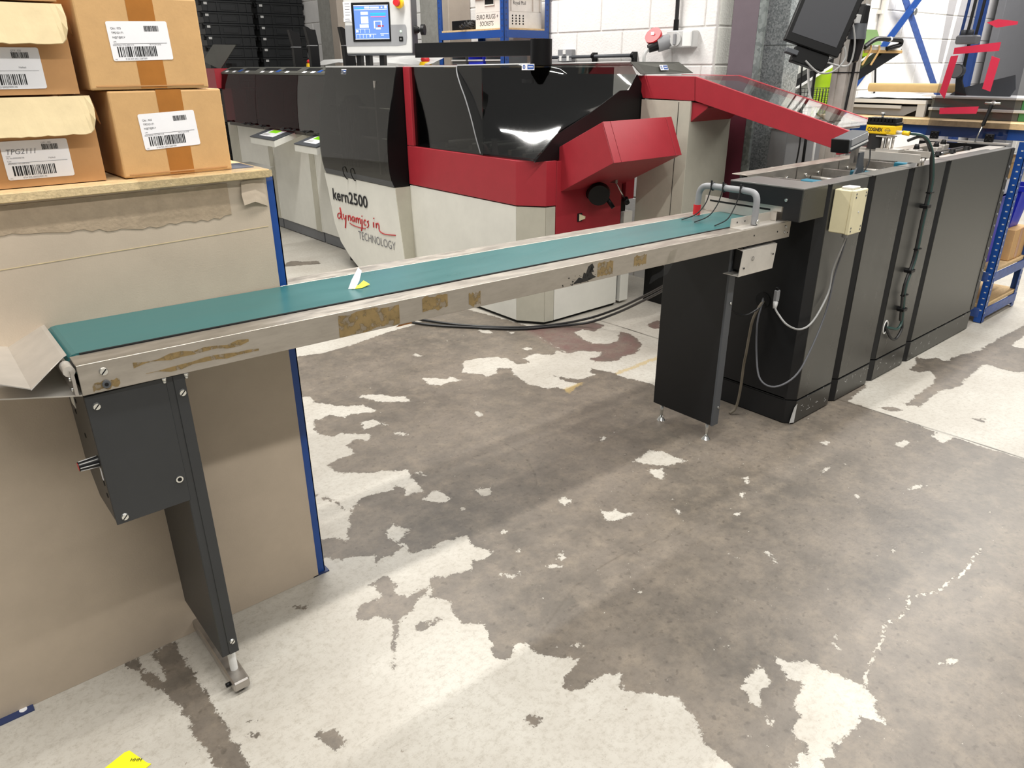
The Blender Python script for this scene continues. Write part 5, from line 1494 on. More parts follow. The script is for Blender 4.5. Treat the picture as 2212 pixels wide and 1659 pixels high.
# red chute hood pointing at the viewer
ch = thing('chute_hood', (3.35, 3.1, 0.8), 'red tilted box hood sticking out of the machine end above the conveyor', 'hood')
sec = [(3.36, 0.985), (2.868, 1.212), (2.771, 1.009), (3.218, 0.79)]
MB().prism([(3.062, y, z) for y, z in sec], (0.58, 0, 0), 0.0015).build('hood_body', 'red', ch)
A, B = Vector((0, 2.866, 1.2135)), Vector((0, 2.769, 1.0075))
nn = Vector((0, -1, 0.47)).normalized()
for xa, xb in ((3.062, 3.118), (3.121, 3.588), (3.591, 3.642)):
    P = [Vector((xa, 0, 0)) + A, Vector((xb, 0, 0)) + A, Vector((xb, 0, 0)) + B, Vector((xa, 0, 0)) + B]
    MB().prism(P, nn * 0.004, 0.0008).build('end_panel', 'red', ch)
hw = MB().cyl((3.31, 3.176, 0.775), (3.31, 3.17, 0.775), 0.035, 16).build('crank_wheel', 'black', mc)
MB().cyl((3.31, 3.176, 0.775), (3.31, 3.09, 0.775), 0.022, 12).build('shaft', 'black', hw)
mb = MB()
mb.cyl((3.305, 3.10, 0.785), (3.283, 3.075, 0.776), 0.070, 20, 0.064)
mb.build('wheel', 'black', hw)
MB().cyl((3.345, 3.085, 0.77), (3.365, 3.03, 0.70), 0.013, 10).build('crank_handle', 'blackmet', hw)
lv = MB().cyl((3.45, 3.10, 0.84), (3.525, 3.08, 0.725), 0.005, 8).build('clamp_lever', 'chrome', mc)
MB().cyl((3.52, 3.08, 0.73), (3.545, 3.075, 0.70), 0.022, 10, 0.016).build('knob', 'black', lv)
MB().box(3.44, 3.46, 3.09, 3.18, 0.83, 0.85).build('pivot', 'steel', lv)

# ------------------------------------------------------------------ red bridge conveyor down to the track
br = thing('bridge_conveyor', (3.97, 2.6, 1.0), 'red sloping bridge conveyor with clear lid from machine end to mail track', 'conveyor')
near = [(3.236, 1.433), (2.805, 1.431), (2.79, 1.299), (3.18, 1.305)]
slope = [(2.800, 1.431), (1.803, 1.178), (1.883, 1.093), (2.786, 1.299)]
MB().prism([(3.75, y, z) for y, z in near], (0.02, 0, 0), 0.0015).build('side_panel', 'red', br)
MB().prism([(3.75, y, z) for y, z in slope], (0.02, 0, 0), 0.0015).build('side_panel', 'red', br)
MB().prism([(4.185, 3.236, 1.434), (4.185, 2.803, 1.432), (4.185, 1.803, 1.18), (4.185, 1.81, 1.15), (4.185, 2.80, 1.402), (4.185, 3.236, 1.404)], (0.02, 0, 0), 0.0015).build('far_rim', 'red', br)
MB().prism([(3.77, 3.236, 1.31), (3.77, 2.79, 1.31), (3.77, 1.85, 1.115), (3.77, 1.865, 1.10), (3.77, 2.79, 1.30), (3.77, 3.236, 1.30)], (0.415, 0, 0)).build('conveyor_bed', 'grey_dark', br)
cl = MB().prism([(3.772, 3.2, 1.432), (3.772, 2.803, 1.430), (3.772, 1.90, 1.2025), (3.772, 1.90, 1.1985), (3.772, 2.803, 1.426), (3.772, 3.2, 1.428)], (0.411, 0, 0)).build('clear_lid', 'clear', br)
for t in (0.12, 0.32, 0.55):
    y = 2.80 + (1.803 - 2.80) * t; z = 1.431 + (1.178 - 1.431) * t
    MB().box(3.772, 4.183, y - 0.03, y + 0.03, z - 0.085, z - 0.075).build('cross_plate', 'galv_dull', br)
for t in (0.7, 0.74, 0.8):
    y = 2.80 + (1.803 - 2.80) * t; z = 1.431 + (1.178 - 1.431) * t
    MB().cyl((3.772, y, z - 0.05), (4.183, y, z - 0.05), 0.006, 8).build('roller', 'chrome', br)
MB().box(3.77, 4.185, 1.885, 1.90, 1.07, 1.12).build('end_stop', 'red', br)
MB().prism([(3.765, 2.90, 1.298), (3.765, 2.704, 1.284), (3.765, 2.704, 1.262), (3.765, 2.898, 1.122), (3.765, 2.93, 1.125), (3.765, 2.93, 1.298)], (0.40, 0, 0), 0.002).build('brace_hood', 'red', br)
cl_ = MB().box(3.752, 4.17, 2.815, 3.19, 0.30, 1.297, 0.002).build('support_column', 'cream_shade', br)
MB().box(3.750, 3.752, 2.90, 2.903, 0.30, 1.29).build('panel_seam', 'hole', cl_)
MB().box(3.85, 4.10, 2.90, 3.15, 0.0, 0.30).build('column_foot', 'black', br)

# ------------------------------------------------------------------ feeder stations in a row behind
def station(y0, y1, cover, idx, label):
    s = thing('feeder_station', (3.4, (y0 + y1) / 2, 0), label, 'machine', 'feeder stations along the machine')
    MB().box(3.0, 3.78, y0 + 0.003, y1 - 0.003, 0.10, 0.945, 0.003).build('cabinet', 'cream', s)
    MB().box(3.01, 3.77, y0 + 0.012, y1 - 0.012, 0.008, 0.098).build('plinth', 'plinth', s)
    MB().box(2.996, 3.001, y0 + 0.02, y0 + 0.12, 0.10, 0.94).build('access_strip', 'cream_shade', s)
    MB().box(2.93, 3.7, y0 + 0.004, y1 - 0.004, 0.945, 0.985).build('deck', 'olive_grey', s)
    pr = [(2.925, 1.425), (2.905, 1.33), (2.89, 1.22), (2.88, 1.10), (2.88, 0.985)]
    cvr = MB().grid([[(x, y0 + 0.004, z), (x, y1 - 0.004, z)] for x, z in pr], thick=0.003).build('hinged_cover', cover, s)
    MB().box(3.25, 3.26, y0 + 0.01, y1 - 0.01, 0.985, 1.47).build('inner_wall', 'maroon_paint' if cover == 'maroon' else 'black', s)
    for k in range(3):
        ya = y0 + 0.12 + (y1 - y0) * 0.28 * k
        MB().plate([(3.05, ya, 1.28), (3.05, ya + 0.16, 1.28), (3.05, ya + 0.05, 1.07)], 0.004).build('feed_plate', 'grey_dark', s)
    rl = MB()
    rl.prism([(2.918, y0 + 0.004, 1.425), (2.918, y0 + 0.004, 1.440), (3.02, y0 + 0.004, 1.486), (3.08, y0 + 0.004, 1.486), (3.08, y0 + 0.004, 1.425)], (0, y1 - y0 - 0.008, 0))
    r = rl.build('top_rail', 'olive_grey', s)
    for a, b in ((0.08, 0.42), (0.55, 0.9)):
        L = y1 - y0
        MB().plate([(2.955, y0 + L * a, 1.4575), (2.955, y0 + L * b, 1.4575), (3.0, y0 + L * b, 1.4778), (3.0, y0 + L * a, 1.4778)], 0.0012).build('grip_slot', 'hole', r)
    for t in (0.25, 0.62, 0.84):
        ys = y0 + (y1 - y0) * t
        MB().plate([(2.918, ys + 0.03, 1.4405), (2.918, ys - 0.03, 1.4405), (2.945, ys - 0.025, 1.4535), (2.945, ys + 0.035, 1.4535)], -0.0014).build('station_label', 'label', r)
    MB().plate([(2.93, y0 + 0.52 * (y1 - y0), 1.4465), (2.93, y0 + 0.44 * (y1 - y0), 1.4465), (2.965, y0 + 0.44 * (y1 - y0), 1.463), (2.965, y0 + 0.52 * (y1 - y0), 1.463)], -0.0014).build('maker_sticker', 'sticker_blue', r)
    MB().box(3.08, 3.72, y0 + 0.004, y1 - 0.004, 1.474, 1.486).build('top_plate', 'grey_dark', s)
    for yy in (y0 + 0.12, y0 + 0.26, y1 - 0.14):
        MB().tube([(2.88, yy - 0.05, 0.99), (2.845, yy - 0.045, 0.985), (2.84, yy, 0.99), (2.845, yy + 0.045, 0.985), (2.88, yy + 0.05, 0.99)], 0.006, 6).build('wire_latch', 'black', cvr)
    return s
sA = station(7.10, 7.95, 'maroon', 0, 'feeder station with maroon see-through cover, far left end of the row')
sB = station(6.22, 7.10, 'maroon', 1, 'feeder station with maroon see-through cover, second from the far left')
sC = station(5.52, 6.22, 'smoke', 2, 'feeder station with black see-through cover, next to the lettered module')
MB().box(2.86, 3.1, 7.96, 8.22, 1.29, 1.475, 0.003).build('end_block', 'red', sA)
MB().box(3.0, 3.7, 7.955, 8.2, 0.02, 1.288, 0.003).build('end_cabinet', 'cream_shade', sA)
MB().plate([(2.98, 8.60, 1.545), (2.98, 8.12, 1.465), (3.02, 7.72, 1.685), (3.02, 8.33, 1.70)], 0.006).build('raised_lid', 'olive_grey', sA)
mb = MB().box(3.05, 3.1, 7.98, 8.14, 1.475, 1.52)
mb.build('lid_hinge', 'black', sA)
def console(st_, y0, y1):
    c = MB().prism([(2.72, y0, 0.848), (2.72, y0, 0.90), (2.955, y0 + 0.03, 0.962), (3.0, y0 + 0.03, 0.962), (3.0, y0 + 0.03, 0.93)], (0, y1 - y0, 0)).build('keypad_console', 'cream', st_)
    pl_ = MB().plate([(2.717, y1, 0.9005), (2.717, y0 - 0.002, 0.9005), (2.955, y0 + 0.03, 0.9635), (2.955, y1 + 0.03, 0.9635)], -0.008).build('keypad_plate', 'grey_dark', c)
    a = lambda u, v, d=0.0085: (Vector((2.717, y1, 0.9005)).lerp(Vector((2.717, y0, 0.9005)), v)).lerp(Vector((2.955, y1 + 0.03, 0.9635)).lerp(Vector((2.955, y0 + 0.03, 0.9635)), v), u) + Vector((-0.256, 0, 0.967)) * d
    MB().plate([a(0.2, 0.22), a(0.2, 0.78), a(0.82, 0.78), a(0.82, 0.22)], -0.0012).build('key_sheet', 'label', pl_)
    MB().plate([a(0.52, 0.3, 0.0097), a(0.52, 0.62, 0.0097), a(0.78, 0.62, 0.0097), a(0.78, 0.3, 0.0097)], -0.0012).build('lcd', 'lcd_green', pl_)
    MB().plate([a(0.26, 0.26, 0.0097), a(0.26, 0.5, 0.0097), a(0.42, 0.5, 0.0097), a(0.42, 0.26, 0.0097)], -0.0012).build('keys', 'grey_pale', pl_)
console(sB, 6.40, 6.92)
console(sC, 5.60, 6.0)
def guide(st_, y, x=3.1, h=0.30):
    w = 0.05
    g_ = MB()
    g_.prism([(x, y, 1.486), (x + 0.08, y, 1.486), (x + 0.08, y, 1.486 + h * 0.55), (x + 0.065, y, 1.486 + h * 0.93), (x + 0.02, y, 1.486 + h * 0.93), (x - 0.005, y, 1.486 + h), (x - 0.025, y, 1.486 + h), (x, y, 1.486 + h * 0.55)], (0, w, 0), 0.003)
    o = g_.build('paper_guide', 'black', st_)
    MB().box(x - 0.004, x + 0.07, y - 0.001, y + w + 0.001, 1.486 + h * 0.53, 1.486 + h * 0.545).build('edge_clip', 'grey', o)
guide(sB, 6.66, 3.12, 0.30); guide(sB, 6.30, 3.10, 0.31); guide(sC, 5.74, 3.12, 0.29); guide(sC, 5.86, 3.2, 0.27)
es_ = MB().cyl((3.30, 6.75, 1.486), (3.30, 6.75, 1.515), 0.035, 14, 0.03).build('stop_button_base', 'yellow', sB)
MB().ball((3.30, 6.75, 1.53), 0.026, 1, 1, 0.7).build('stop_button', 'redcap', es_)
es_ = MB().cyl((3.45, 5.1, 1.495), (3.45, 5.1, 1.52), 0.05, 14, 0.04).build('stop_button_base', 'yellow', mc)
MB().ball((3.45, 5.1, 1.535), 0.035, 1, 1, 0.7).build('stop_button', 'redcap', es_)
q = random.Random(21)
rows = []
for i in range(9):
    rows.append([(3.42 + 0.03 * j + q.uniform(-.006, .006), 5.0 + 0.24 * i + q.uniform(-.02, .02), 1.498 + 0.012 * j + abs(q.uniform(0, 0.028)) * (1 if 0 < i < 8 else .1)) for j in range(5)])
solo(MB().grid(rows, smooth=False, thick=0.001), 'plastic_sheet', 'grey_pale', (3.5, 6.0, 1.49), 'crumpled pale plastic sheet lying on top of the feeder stations', 'sheet')

# ------------------------------------------------------------------ control panel on its swing arm
cp = thing('control_panel', (3.2, 4.6, 1.49), 'pale control panel with blue touch screen on a black swing arm', 'control panel')
PR = Vector((0.609, -0.793, 0)).normalized()
PF = frame((2.879, 5.273, 1.577), PR, (0.02, 0.02, 1))
PW, PH = 0.505, 0.46
bd = MB(PF).box(0, PW, 0.0, 0.13, 0, PH, 0.008, 2).build('housing', 'grey_pale', cp)
MB(PF).box(-0.002, PW + 0.003, 0.012, 0.135, -0.012, PH + 0.006, 0.006).build('rear_shell', 'grey_dark', cp)
mb = MB(PF)
mb.prism([(0.002, -0.002, 0.048), (0.40, -0.002, 0.048), (0.462, -0.002, 0.056), (0.472, -0.002, 0.10), (0.470, -0.002, 0.17), (0.462, -0.002, 0.185), (0.36, -0.002, 0.185), (0.002, -0.002, 0.185)], (0, 0.003, 0))
mb.build('grey_band', 'grey', bd)
bz = MB(PF).box(0.062, 0.352, -0.008, 0.002, 0.077, 0.330, 0.003).build('screen_bezel', 'black', cp)
scn = MB(PF).box(0.082, 0.342, -0.0095, -0.008, 0.092, 0.312).build('touch_screen', 'screen', bz)
def ui(x0, x1, z0, z1, m, d=0.0105):
    mbx = MB(PF).box(0.082 + 0.26 * x0, 0.082 + 0.26 * x1, -d, -d + 0.0008, 0.092 + 0.22 * z0, 0.092 + 0.22 * z1)
    return mbx.build('screen_field', m, scn)
for x0, x1, z0, z1, m in ((0.0, 1, 0.985, 1.0, 'screen_pale'), (0, 1, 0, 0.015, 'screen_pale'), (0.32, 0.46, 0.90, 0.96, 'screen_pale'), (0.48, 0.74, 0.90, 0.95, 'screen_pale'), (0.8, 0.84, 0.91, 0.95, 'screen_pale'), (0.9, 0.97, 0.90, 0.97, 'screen_pale'), (0.03, 0.30, 0.90, 0.93, 'screen_cyan'), (0.02, 0.98, 0.865, 0.875, 'screen_pale'), (0.20, 0.41, 0.72, 0.81, 'screen_pale'), (0.20, 0.41, 0.47, 0.67, 'screen_pale'), (0.15, 0.41, 0.34, 0.44, 'screen_pale'), (0.48, 0.93, 0.73, 0.77, 'screen_cyan'), (0.48, 0.92, 0.69, 0.72, 'screen_cyan'), (0.49, 0.92, 0.65, 0.675, 'screen_pink'), (0.57, 0.80, 0.52, 0.54, 'screen_pale'), (0.57, 0.60, 0.32, 0.52, 'screen_pale'), (0.77, 0.80, 0.36, 0.52, 'screen_pale'), (0.62, 0.76, 0.29, 0.34, 'screen_pale'), (0.68, 0.85, 0.37, 0.41, 'ink_red'), (0.03, 0.42, 0.30, 0.31, 'screen_pale'), (0.03, 0.62, 0.145, 0.155, 'screen_pale'), (0.74, 0.98, 0.155, 0.165, 'screen_pale'), (0.42, 0.46, 0.08, 0.13, 'screen_pale'), (0.76, 0.84, 0.11, 0.13, 'screen_pale'), (0.04, 0.10, 0.21, 0.27, 'screen_pale')):
    ui(x0, x1, z0, z1, m)
for k in range(6):
    ui(0.03 + 0.1 * k, 0.036 + 0.1 * k, 0.04, 0.15, 'screen_pale')
for k in range(4):
    ui(0.03 + 0.13 * k, 0.036 + 0.13 * k, 0.19, 0.30, 'screen_pale')
lettering('kern', 0.036, PF @ Vector((0.058, -0.0015, 0.352)), PR, (0, 0, 1), 'ink_blue', 'maker_name', bd, bold=0.0006)
for k, (x0, x1, z0, z1) in enumerate(((0.0, 0.062, 0.235, 0.336), (-0.003, 0.058, 0.208, 0.235))):
    nt = MB(PF).box(x0, x1, -0.0025, -0.001, z0, z1).build('instruction_label', 'label', bd)
    mb = MB(PF)
    for i in range(5 if k == 0 else 2):
        zz = z1 - 0.011 - 0.018 * i if k == 0 else z1 - 0.008 - 0.012 * i
        mb.box(x0 + 0.012, x0 + 0.048 + 0.004 * (i % 2), -0.0032, -0.0026, zz - 0.0025, zz + 0.001)
    mb.build('label_lines', 'ink_grey', nt)
e_ = MB(PF).cyl((0.425, 0.0, 0.322), (0.425, -0.028, 0.320), 0.036, 20, 0.030).build('stop_button_base', 'yellow', cp)
MB(PF).cyl((0.420, -0.028, 0.322), (0.417, -0.05, 0.322), 0.024, 18, 0.022).build('stop_button', 'redcap', e_)
MB(PF).cyl((0.428, -0.002, 0.142), (0.428, -0.006, 0.142), 0.006, 12).build('indicator_lamp', 'led', bd)
mb = MB(PF).box(0.412, 0.442, -0.007, -0.001, 0.076, 0.108, 0.002)
ks = mb.build('key_switch', 'black', bd)
MB(PF).cyl((0.427, -0.007, 0.092), (0.427, -0.009, 0.092), 0.007, 10).build('key_slot', 'chrome', ks)
MB(PF).box(0.462, 0.492, -0.002, 0.0, 0.372, 0.40).build('exit_sticker', 'green', bd)
# clamp knob on its side, feet, swing arm and pivot
mb = MB(PF)
mb.cyl((PW, 0.08, 0.155), (PW + 0.03, 0.08, 0.155), 0.034, 14, 0.02)
mb.cyl((PW + 0.03, 0.08, 0.155), (PW + 0.05, 0.08, 0.155), 0.014, 12)
mb.cyl((PW + 0.05, 0.08, 0.155), (PW + 0.075, 0.08, 0.155), 0.036, 18)
mb.build('clamp_knob', 'black', cp)
for x in (0.06, 0.13, 0.24):
    MB(PF).box(x, x + 0.035, 0.03, 0.09, -0.092, -0.012).build('foot_block', 'black', cp)
arm = MB().hexa([(3.20, 4.86, 1.545), (3.26, 4.86, 1.545), (3.26, 3.60, 1.545), (3.20, 3.60, 1.545), (3.20, 4.86, 1.640), (3.26, 4.86, 1.640), (3.26, 3.60, 1.632), (3.20, 3.60, 1.632)], 0.003).build('swing_arm', 'blackmet', cp)
MB().cyl((3.235, 3.55, 1.494), (3.235, 3.55, 1.636), 0.065, 20).build('pivot_post', 'blackmet', cp)

# ------------------------------------------------------------------ building columns and wall fittings
co = thing('steel_column', (4.38, 2.87, 0), 'purple-grey painted steel column standing in front of the block corner', 'column')
mb = MB()
mb.box(4.30, 4.315, 2.788, 2.968, 0, 3.6)
mb.box(4.315, 4.44, 2.90, 2.914, 0, 3.6)
mb.box(4.44, 4.455, 2.88, 2.968, 0, 3.6)
mb.build('column_section', 'primer', co)
MB().box(4.299, 4.3, 2.789, 2.967, 0.0, 1.30).build('lower_paint', 'maroon_paint', co)
MB().box(4.299, 4.325, 2.742, 2.787, 0, 3.6, 0.001).build('edge_flashing', 'galv_dull', co)
gv = thing('galvanised_post', (4.58, 2.78, 0), 'mottled galvanised steel post beside the purple-grey column', 'post')
MB().box(4.50, 4.68, 2.697, 2.872, 0, 3.6, 0.003).build('post_section', 'galv', gv)
for z in (0.75, 1.6):
    MB().box(4.498, 4.682, 2.695, 2.874, z, z + 0.004).build('joint_strip', 'galv_dull', gv)
for y0, y1, x0, lb in ((7.72, 8.02, 4.08, 'rough grey concrete column by the wall behind the black paper guides'), (5.74, 6.04, 4.05, 'grey concrete column by the wall behind the blue rack')):
    c = thing('concrete_column', (x0 + 0.09, (y0 + y1) / 2, 0), lb, 'column')
    MB().box(x0, 4.262, y0, y1, 0, 3.6, 0.01).build('shaft', 'conc', c)
    MB().box(x0 - 0.02, 4.262, y0 - 0.16, y0 - 0.01, 0, 3.6, 0.004).build('cladding', 'beige_clad', c)
wf = MB().box(-3.0, 4.3, 9.6, 9.75, 0, 3.6).build('wall_far', 'wall')
wf['kind'] = 'structure'
wf['label'] = 'far white wall behind the stacked black crates'

sk = thing('red_socket', (4.2, 3.33, 1.59), 'grey industrial wall socket with red lid and a black plug', 'socket')
MB().box(4.205, 4.268, 3.185, 3.40, 1.592, 1.695, 0.006).build('housing', 'grey_pale', sk)
MB().box(4.195, 4.206, 3.19, 3.262, 1.596, 1.690, 0.006).build('side_cover', 'white', sk)
sw = MB().cyl((4.206, 3.315, 1.643), (4.192, 3.315, 1.643), 0.042, 20).build('rotary_switch', 'grey_pale', sk)
MB().box(4.18, 4.193, 3.305, 3.325, 1.61, 1.676, 0.003).build('switch_grip', 'grey', sw)
MB().cyl((4.225, 3.385, 1.635), (4.165, 3.435, 1.612), 0.046, 18).build('socket_barrel', 'grey', sk)
MB().cyl((4.165, 3.465, 1.658), (4.145, 3.462, 1.672), 0.056, 22).build('socket_lid', 'redcap', sk)
MB().box(4.140, 4.1445, 3.45, 3.475, 1.670, 1.690).build('lid_sticker', 'label', sk)
pg = MB().cyl((4.165, 3.435, 1.612), (4.12, 3.47, 1.588), 0.036, 14, 0.026).build('plug', 'black', sk)
MB().tube([(4.12, 3.47, 1.588), (4.10, 3.485, 1.55), (4.11, 3.49, 1.46), (4.12, 3.49, 1.2)], 0.011, 8).build('plug_cable', 'grey_pale', pg)
mb = MB().cyl((4.24, 3.352, 1.695), (4.24, 3.352, 1.76), 0.017, 12)
gl = mb.build('cable_gland', 'black', sk)
MB().tube([(4.24, 3.352, 1.76), (4.24, 3.353, 1.85), (4.235, 3.36, 2.1), (4.25, 3.37, 2.6)], 0.013, 8).build('feed_cable', 'cable_black', sk)
cd = thing('conduit', (4.24, 4.1, 1.53), 'dark steel conduit running along the white wall above the machine', 'pipe')
MB().cyl((4.235, 4.62, 1.545), (4.235, 3.70, 1.552), 0.012, 10).build('pipe', 'grey_dark', cd)
for y in (3.70, 4.08, 4.60):
    mb = MB()
    mb.cyl((4.235, y - 0.012, 1.552), (4.235, y + 0.012, 1.552), 0.02, 12)
    mb.box(4.23, 4.268, y - 0.01, y + 0.01, 1.50, 1.575)
    mb.build('saddle_clip', 'black', cd)
ds = thing('double_socket', (4.25, 4.37, 1.52), 'grey metal double power socket with white rockers on the white wall', 'socket')
db_ = MB().box(4.225, 4.268, 4.30, 4.45, 1.515, 1.60, 0.003).build('plate', 'grey', ds)
for y in (4.335, 4.415):
    MB().box(4.220, 4.226, y - 0.012, y + 0.012, 1.52, 1.555, 0.001).build('plug_slot', 'white', db_)
MB().box(4.220, 4.226, 4.36, 4.39, 1.565, 1.595, 0.001).build('rocker_switch', 'white', db_)

# ------------------------------------------------------------------ blue shelving against the back wall
sv = thing('wall_shelving', (4.0, 5.0, 0), 'bright blue shelving unit against the wall behind the machine', 'shelving')
for x, sx, y, sy in ((3.8, 1, 4.575, 1), (4.25, -1, 4.575, 1), (3.8, 1, 5.41, -1), (4.25, -1, 5.41, -1)):
    p = post(x, y, sx, sy, 2.4, 'post', sv)
    mb = MB()
    z = 1.45
    while z < 2.3:
        mb.box(x - sx * 0.0006, x + sx * 0.001, y + sy * 0.016, y + sy * 0.028, z, z + 0.012)
        mb.box(x + sx * 0.016, x + sx * 0.028, y - sy * 0.0006, y + sy * 0.001, z, z + 0.012)
        z += 0.038
    o = mb.build('slots', 'bracket_blue', p); o['kind'] = 'stuff'
for z in (0.5, 1.42, 1.680):
    mb = MB()
    mb.box(3.799, 3.806, 4.6, 5.39, z, z + 0.052, 0.001)
    mb.build('beam', 'blue', sv)
    MB().box(3.82, 4.23, 4.573, 4.580, z, z + 0.052, 0.001).build('beam', 'blue', sv)
    MB().box(3.803, 4.247, 4.578, 5.407, z + 0.053, z + 0.066, 0.001).build('shelf', 'chip', sv)
Z1 = 1.746
def plastic_crate(z0, h, label, holes, rim):
    c = thing('mail_crate', (4.02, 4.80, z0), label, 'crate', 'pale crates on the blue shelving')
    x0, x1, y0, y1 = 3.845, 4.205, 4.615, 4.97
    t = 0.008
    b = MB()
    b.box(x0, x1, y0, y0 + t, z0, z0 + h); b.box(x0, x1, y1 - t, y1, z0, z0 + h)
    b.box(x0, x0 + t, y0 + t, y1 - t, z0, z0 + h); b.box(x1 - t, x1, y0 + t, y1 - t, z0, z0 + h)
    b.box(x0 + t, x1 - t, y0 + t, y1 - t, z0, z0 + t)
    body = b.build('crate_body', 'crate_pale', c)
    if rim:
        for zz in (z0 + h - 0.01, z0 + h - 0.035):
            r = MB()
            r.box(x0 - 0.014, x1 + 0.014, y0 - 0.014, y0, zz, zz + 0.006)
            r.box(x0 - 0.014, x0, y0, y1 + 0.014, zz, zz + 0.006)
            r.build('rim', 'crate_pale', c)
        for x in (x0 + 0.02, x0 + 0.055, x1 - 0.09, x1 - 0.02):
            MB().box(x - 0.004, x + 0.004, y0 - 0.012, y0, z0 + 0.004, z0 + h - 0.01).build('rib', 'crate_pale', c)
    return c, body, (x0, x1, y0, y1)
cA, bA, (x0, x1, y0, y1) = plastic_crate(Z1, 0.112, 'pale crate with rows of holes and handwriting, lower one on the shelf', True, False)
mb = MB()
for i in range(4):
    for j in range(4):
        mb.cyl((x0 + 0.07 + 0.035 * i, y0 - 0.0012, Z1 + 0.03 + 0.018 * j), (x0 + 0.07 + 0.035 * i, y0, Z1 + 0.03 + 0.018 * j), 0.0065, 8)
_v = mb.build('vent_holes', 'hole', bA)
_v['kind'] = 'stuff'
lettering('EURO PLUGS +', 0.044, (x0 - 0.001, y1 - 0.01, Z1 + 0.068), (0, -1, 0), (0, 0, 1), 'ink', 'handwriting', bA, stretch=0.9, shear=0.15)
lettering('SOCKETS', 0.044, (x0 - 0.001, y1 - 0.05, Z1 + 0.022), (0, -1, 0), (0, 0, 1), 'ink', 'handwriting', bA, stretch=0.9, shear=0.15)
cB, bB, _ = plastic_crate(Z1 + 0.113, 0.125, 'pale postal crate with rimmed ribs and printed name, upper one on the shelf', False, True)
lettering('Royal Mail', 0.036, (x0 + 0.075, y0 - 0.001, Z1 + 0.158), (1, 0, 0), (0, 0, 1), 'ink', 'print', bB, stretch=0.85)
MB().box(x0 - 0.001, x0 + 0.001, 4.74, 4.85, Z1 + 0.165, Z1 + 0.215).build('hand_hole', 'hole', bB)
mb = MB()
for (a, b_, c_, d_) in ((4.735, 4.74, 0.160, 0.220), (4.85, 4.855, 0.160, 0.220), (4.735, 4.855, 0.155, 0.160), (4.735, 4.855, 0.220, 0.225)):
    mb.box(x0 - 0.008, x0, a, b_, Z1 + c_, Z1 + d_)
mb.build('handle_rim', 'crate_pale', bB)
mb = MB()
q = random.Random(4)
for k in range(4):
    mb.tube([(3.83 + 0.02 * k + 0.05 * math.cos(a) + q.uniform(-.006, .006), 5.06 + 0.06 * math.sin(a), Z1 + 0.01 + 0.012 * k + 0.02 * math.sin(a * 2) ** 2) for a in [2 * PI * i / 10 for i in range(10)]], 0.006, 5)
solo(mb, 'cable_coil', 'cable_black', (3.85, 5.06, Z1), 'tangled black cable coil on the blue shelf beside the crates', 'cable')
MB_ = MB().box(3.90, 4.2, 5.12, 5.36, Z1, Z1 + 0.075, 0.004)
solo(MB_, 'black_tray', 'black', (4.05, 5.24, Z1), 'flat black box at the left end of the blue shelf', 'box')
for k, (ya, m, lb) in enumerate(((4.66, 'grey_dark', 'dark parts bin, right one on the low blue shelf'), (4.88, 'blueplastic', 'blue parts bin, middle one on the low blue shelf'), (5.1, 'grey_dark', 'dark parts bin, left one on the low blue shelf'))):
    b = thing('parts_bin', (3.95, ya + 0.09, 1.486), lb, 'bin', 'parts bins on the low blue shelf')
    mb = MB()
    mb.box(3.84, 4.1, ya, ya + 0.006, 1.486, 1.56); mb.box(3.84, 4.1, ya + 0.18, ya + 0.186, 1.486, 1.56)
    mb.box(3.84, 3.846, ya + 0.006, ya + 0.18, 1.486, 1.53); mb.box(4.094, 4.1, ya + 0.006, ya + 0.18, 1.486, 1.56)
    mb.box(3.846, 4.094, ya + 0.006, ya + 0.18, 1.486, 1.49)
    mb.build('bin_body', m, b)
    MB().box(3.832, 3.842, ya - 0.002, ya + 0.188, 1.524, 1.534).build('rim', 'grey_pale', b)

# ------------------------------------------------------------------ stacks of black crates at the far left
def crate_mesh(x0, y0, z0, w, d, h, label):
    c = thing('stacking_crate', (x0 + w / 2, y0 + d / 2, z0), label, 'crate', 'black crates stacked behind the feeder stations')
    MB().box(x0 + 0.01, x0 + w - 0.01, y0 + 0.01, y0 + d - 0.01, z0, z0 + h - 0.012, 0.006).build('crate_body', 'crate', c)
    MB().box(x0, x0 + w, y0, y0 + d, z0 + h - 0.022, z0 + h - 0.001, 0.004).build('rim', 'crate', c)
    for t in (0.13, 0.30, 0.72, 0.88):
        MB().box(x0 + w * t - 0.006, x0 + w * t + 0.006, y0 + 0.001, y0 + 0.012, z0 + 0.004, z0 + h - 0.02).build('rib', 'crate', c)
    MB().box(x0 + w * 0.36, x0 + w * 0.66, y0 + 0.004, y0 + 0.011, z0 + 0.02, z0 + h - 0.035, 0.002).build('front_panel', 'crate', c)
    for t in (0.0, 1.0):
        MB().box(x0 + w * t - 0.012, x0 + w * t + 0.012, y0 + 0.03, y0 + 0.10, z0 + h - 0.05, z0 + h - 0.004, 0.003).build('corner_clip', 'black', c)
    MB().box(x0 + 0.03, x0 + 0.065, y0 + 0.0, y0 + 0.003, z0 + h - 0.075 + 0.03, z0 + h - 0.022).build('address_card', 'grey_pale', c)
    return c
H = 0.1115
ordn = ['topmost', 'second from the top', 'third from the top', 'fourth from the top', 'fifth from the top', 'sixth from the top', 'seventh from the top']
src = None
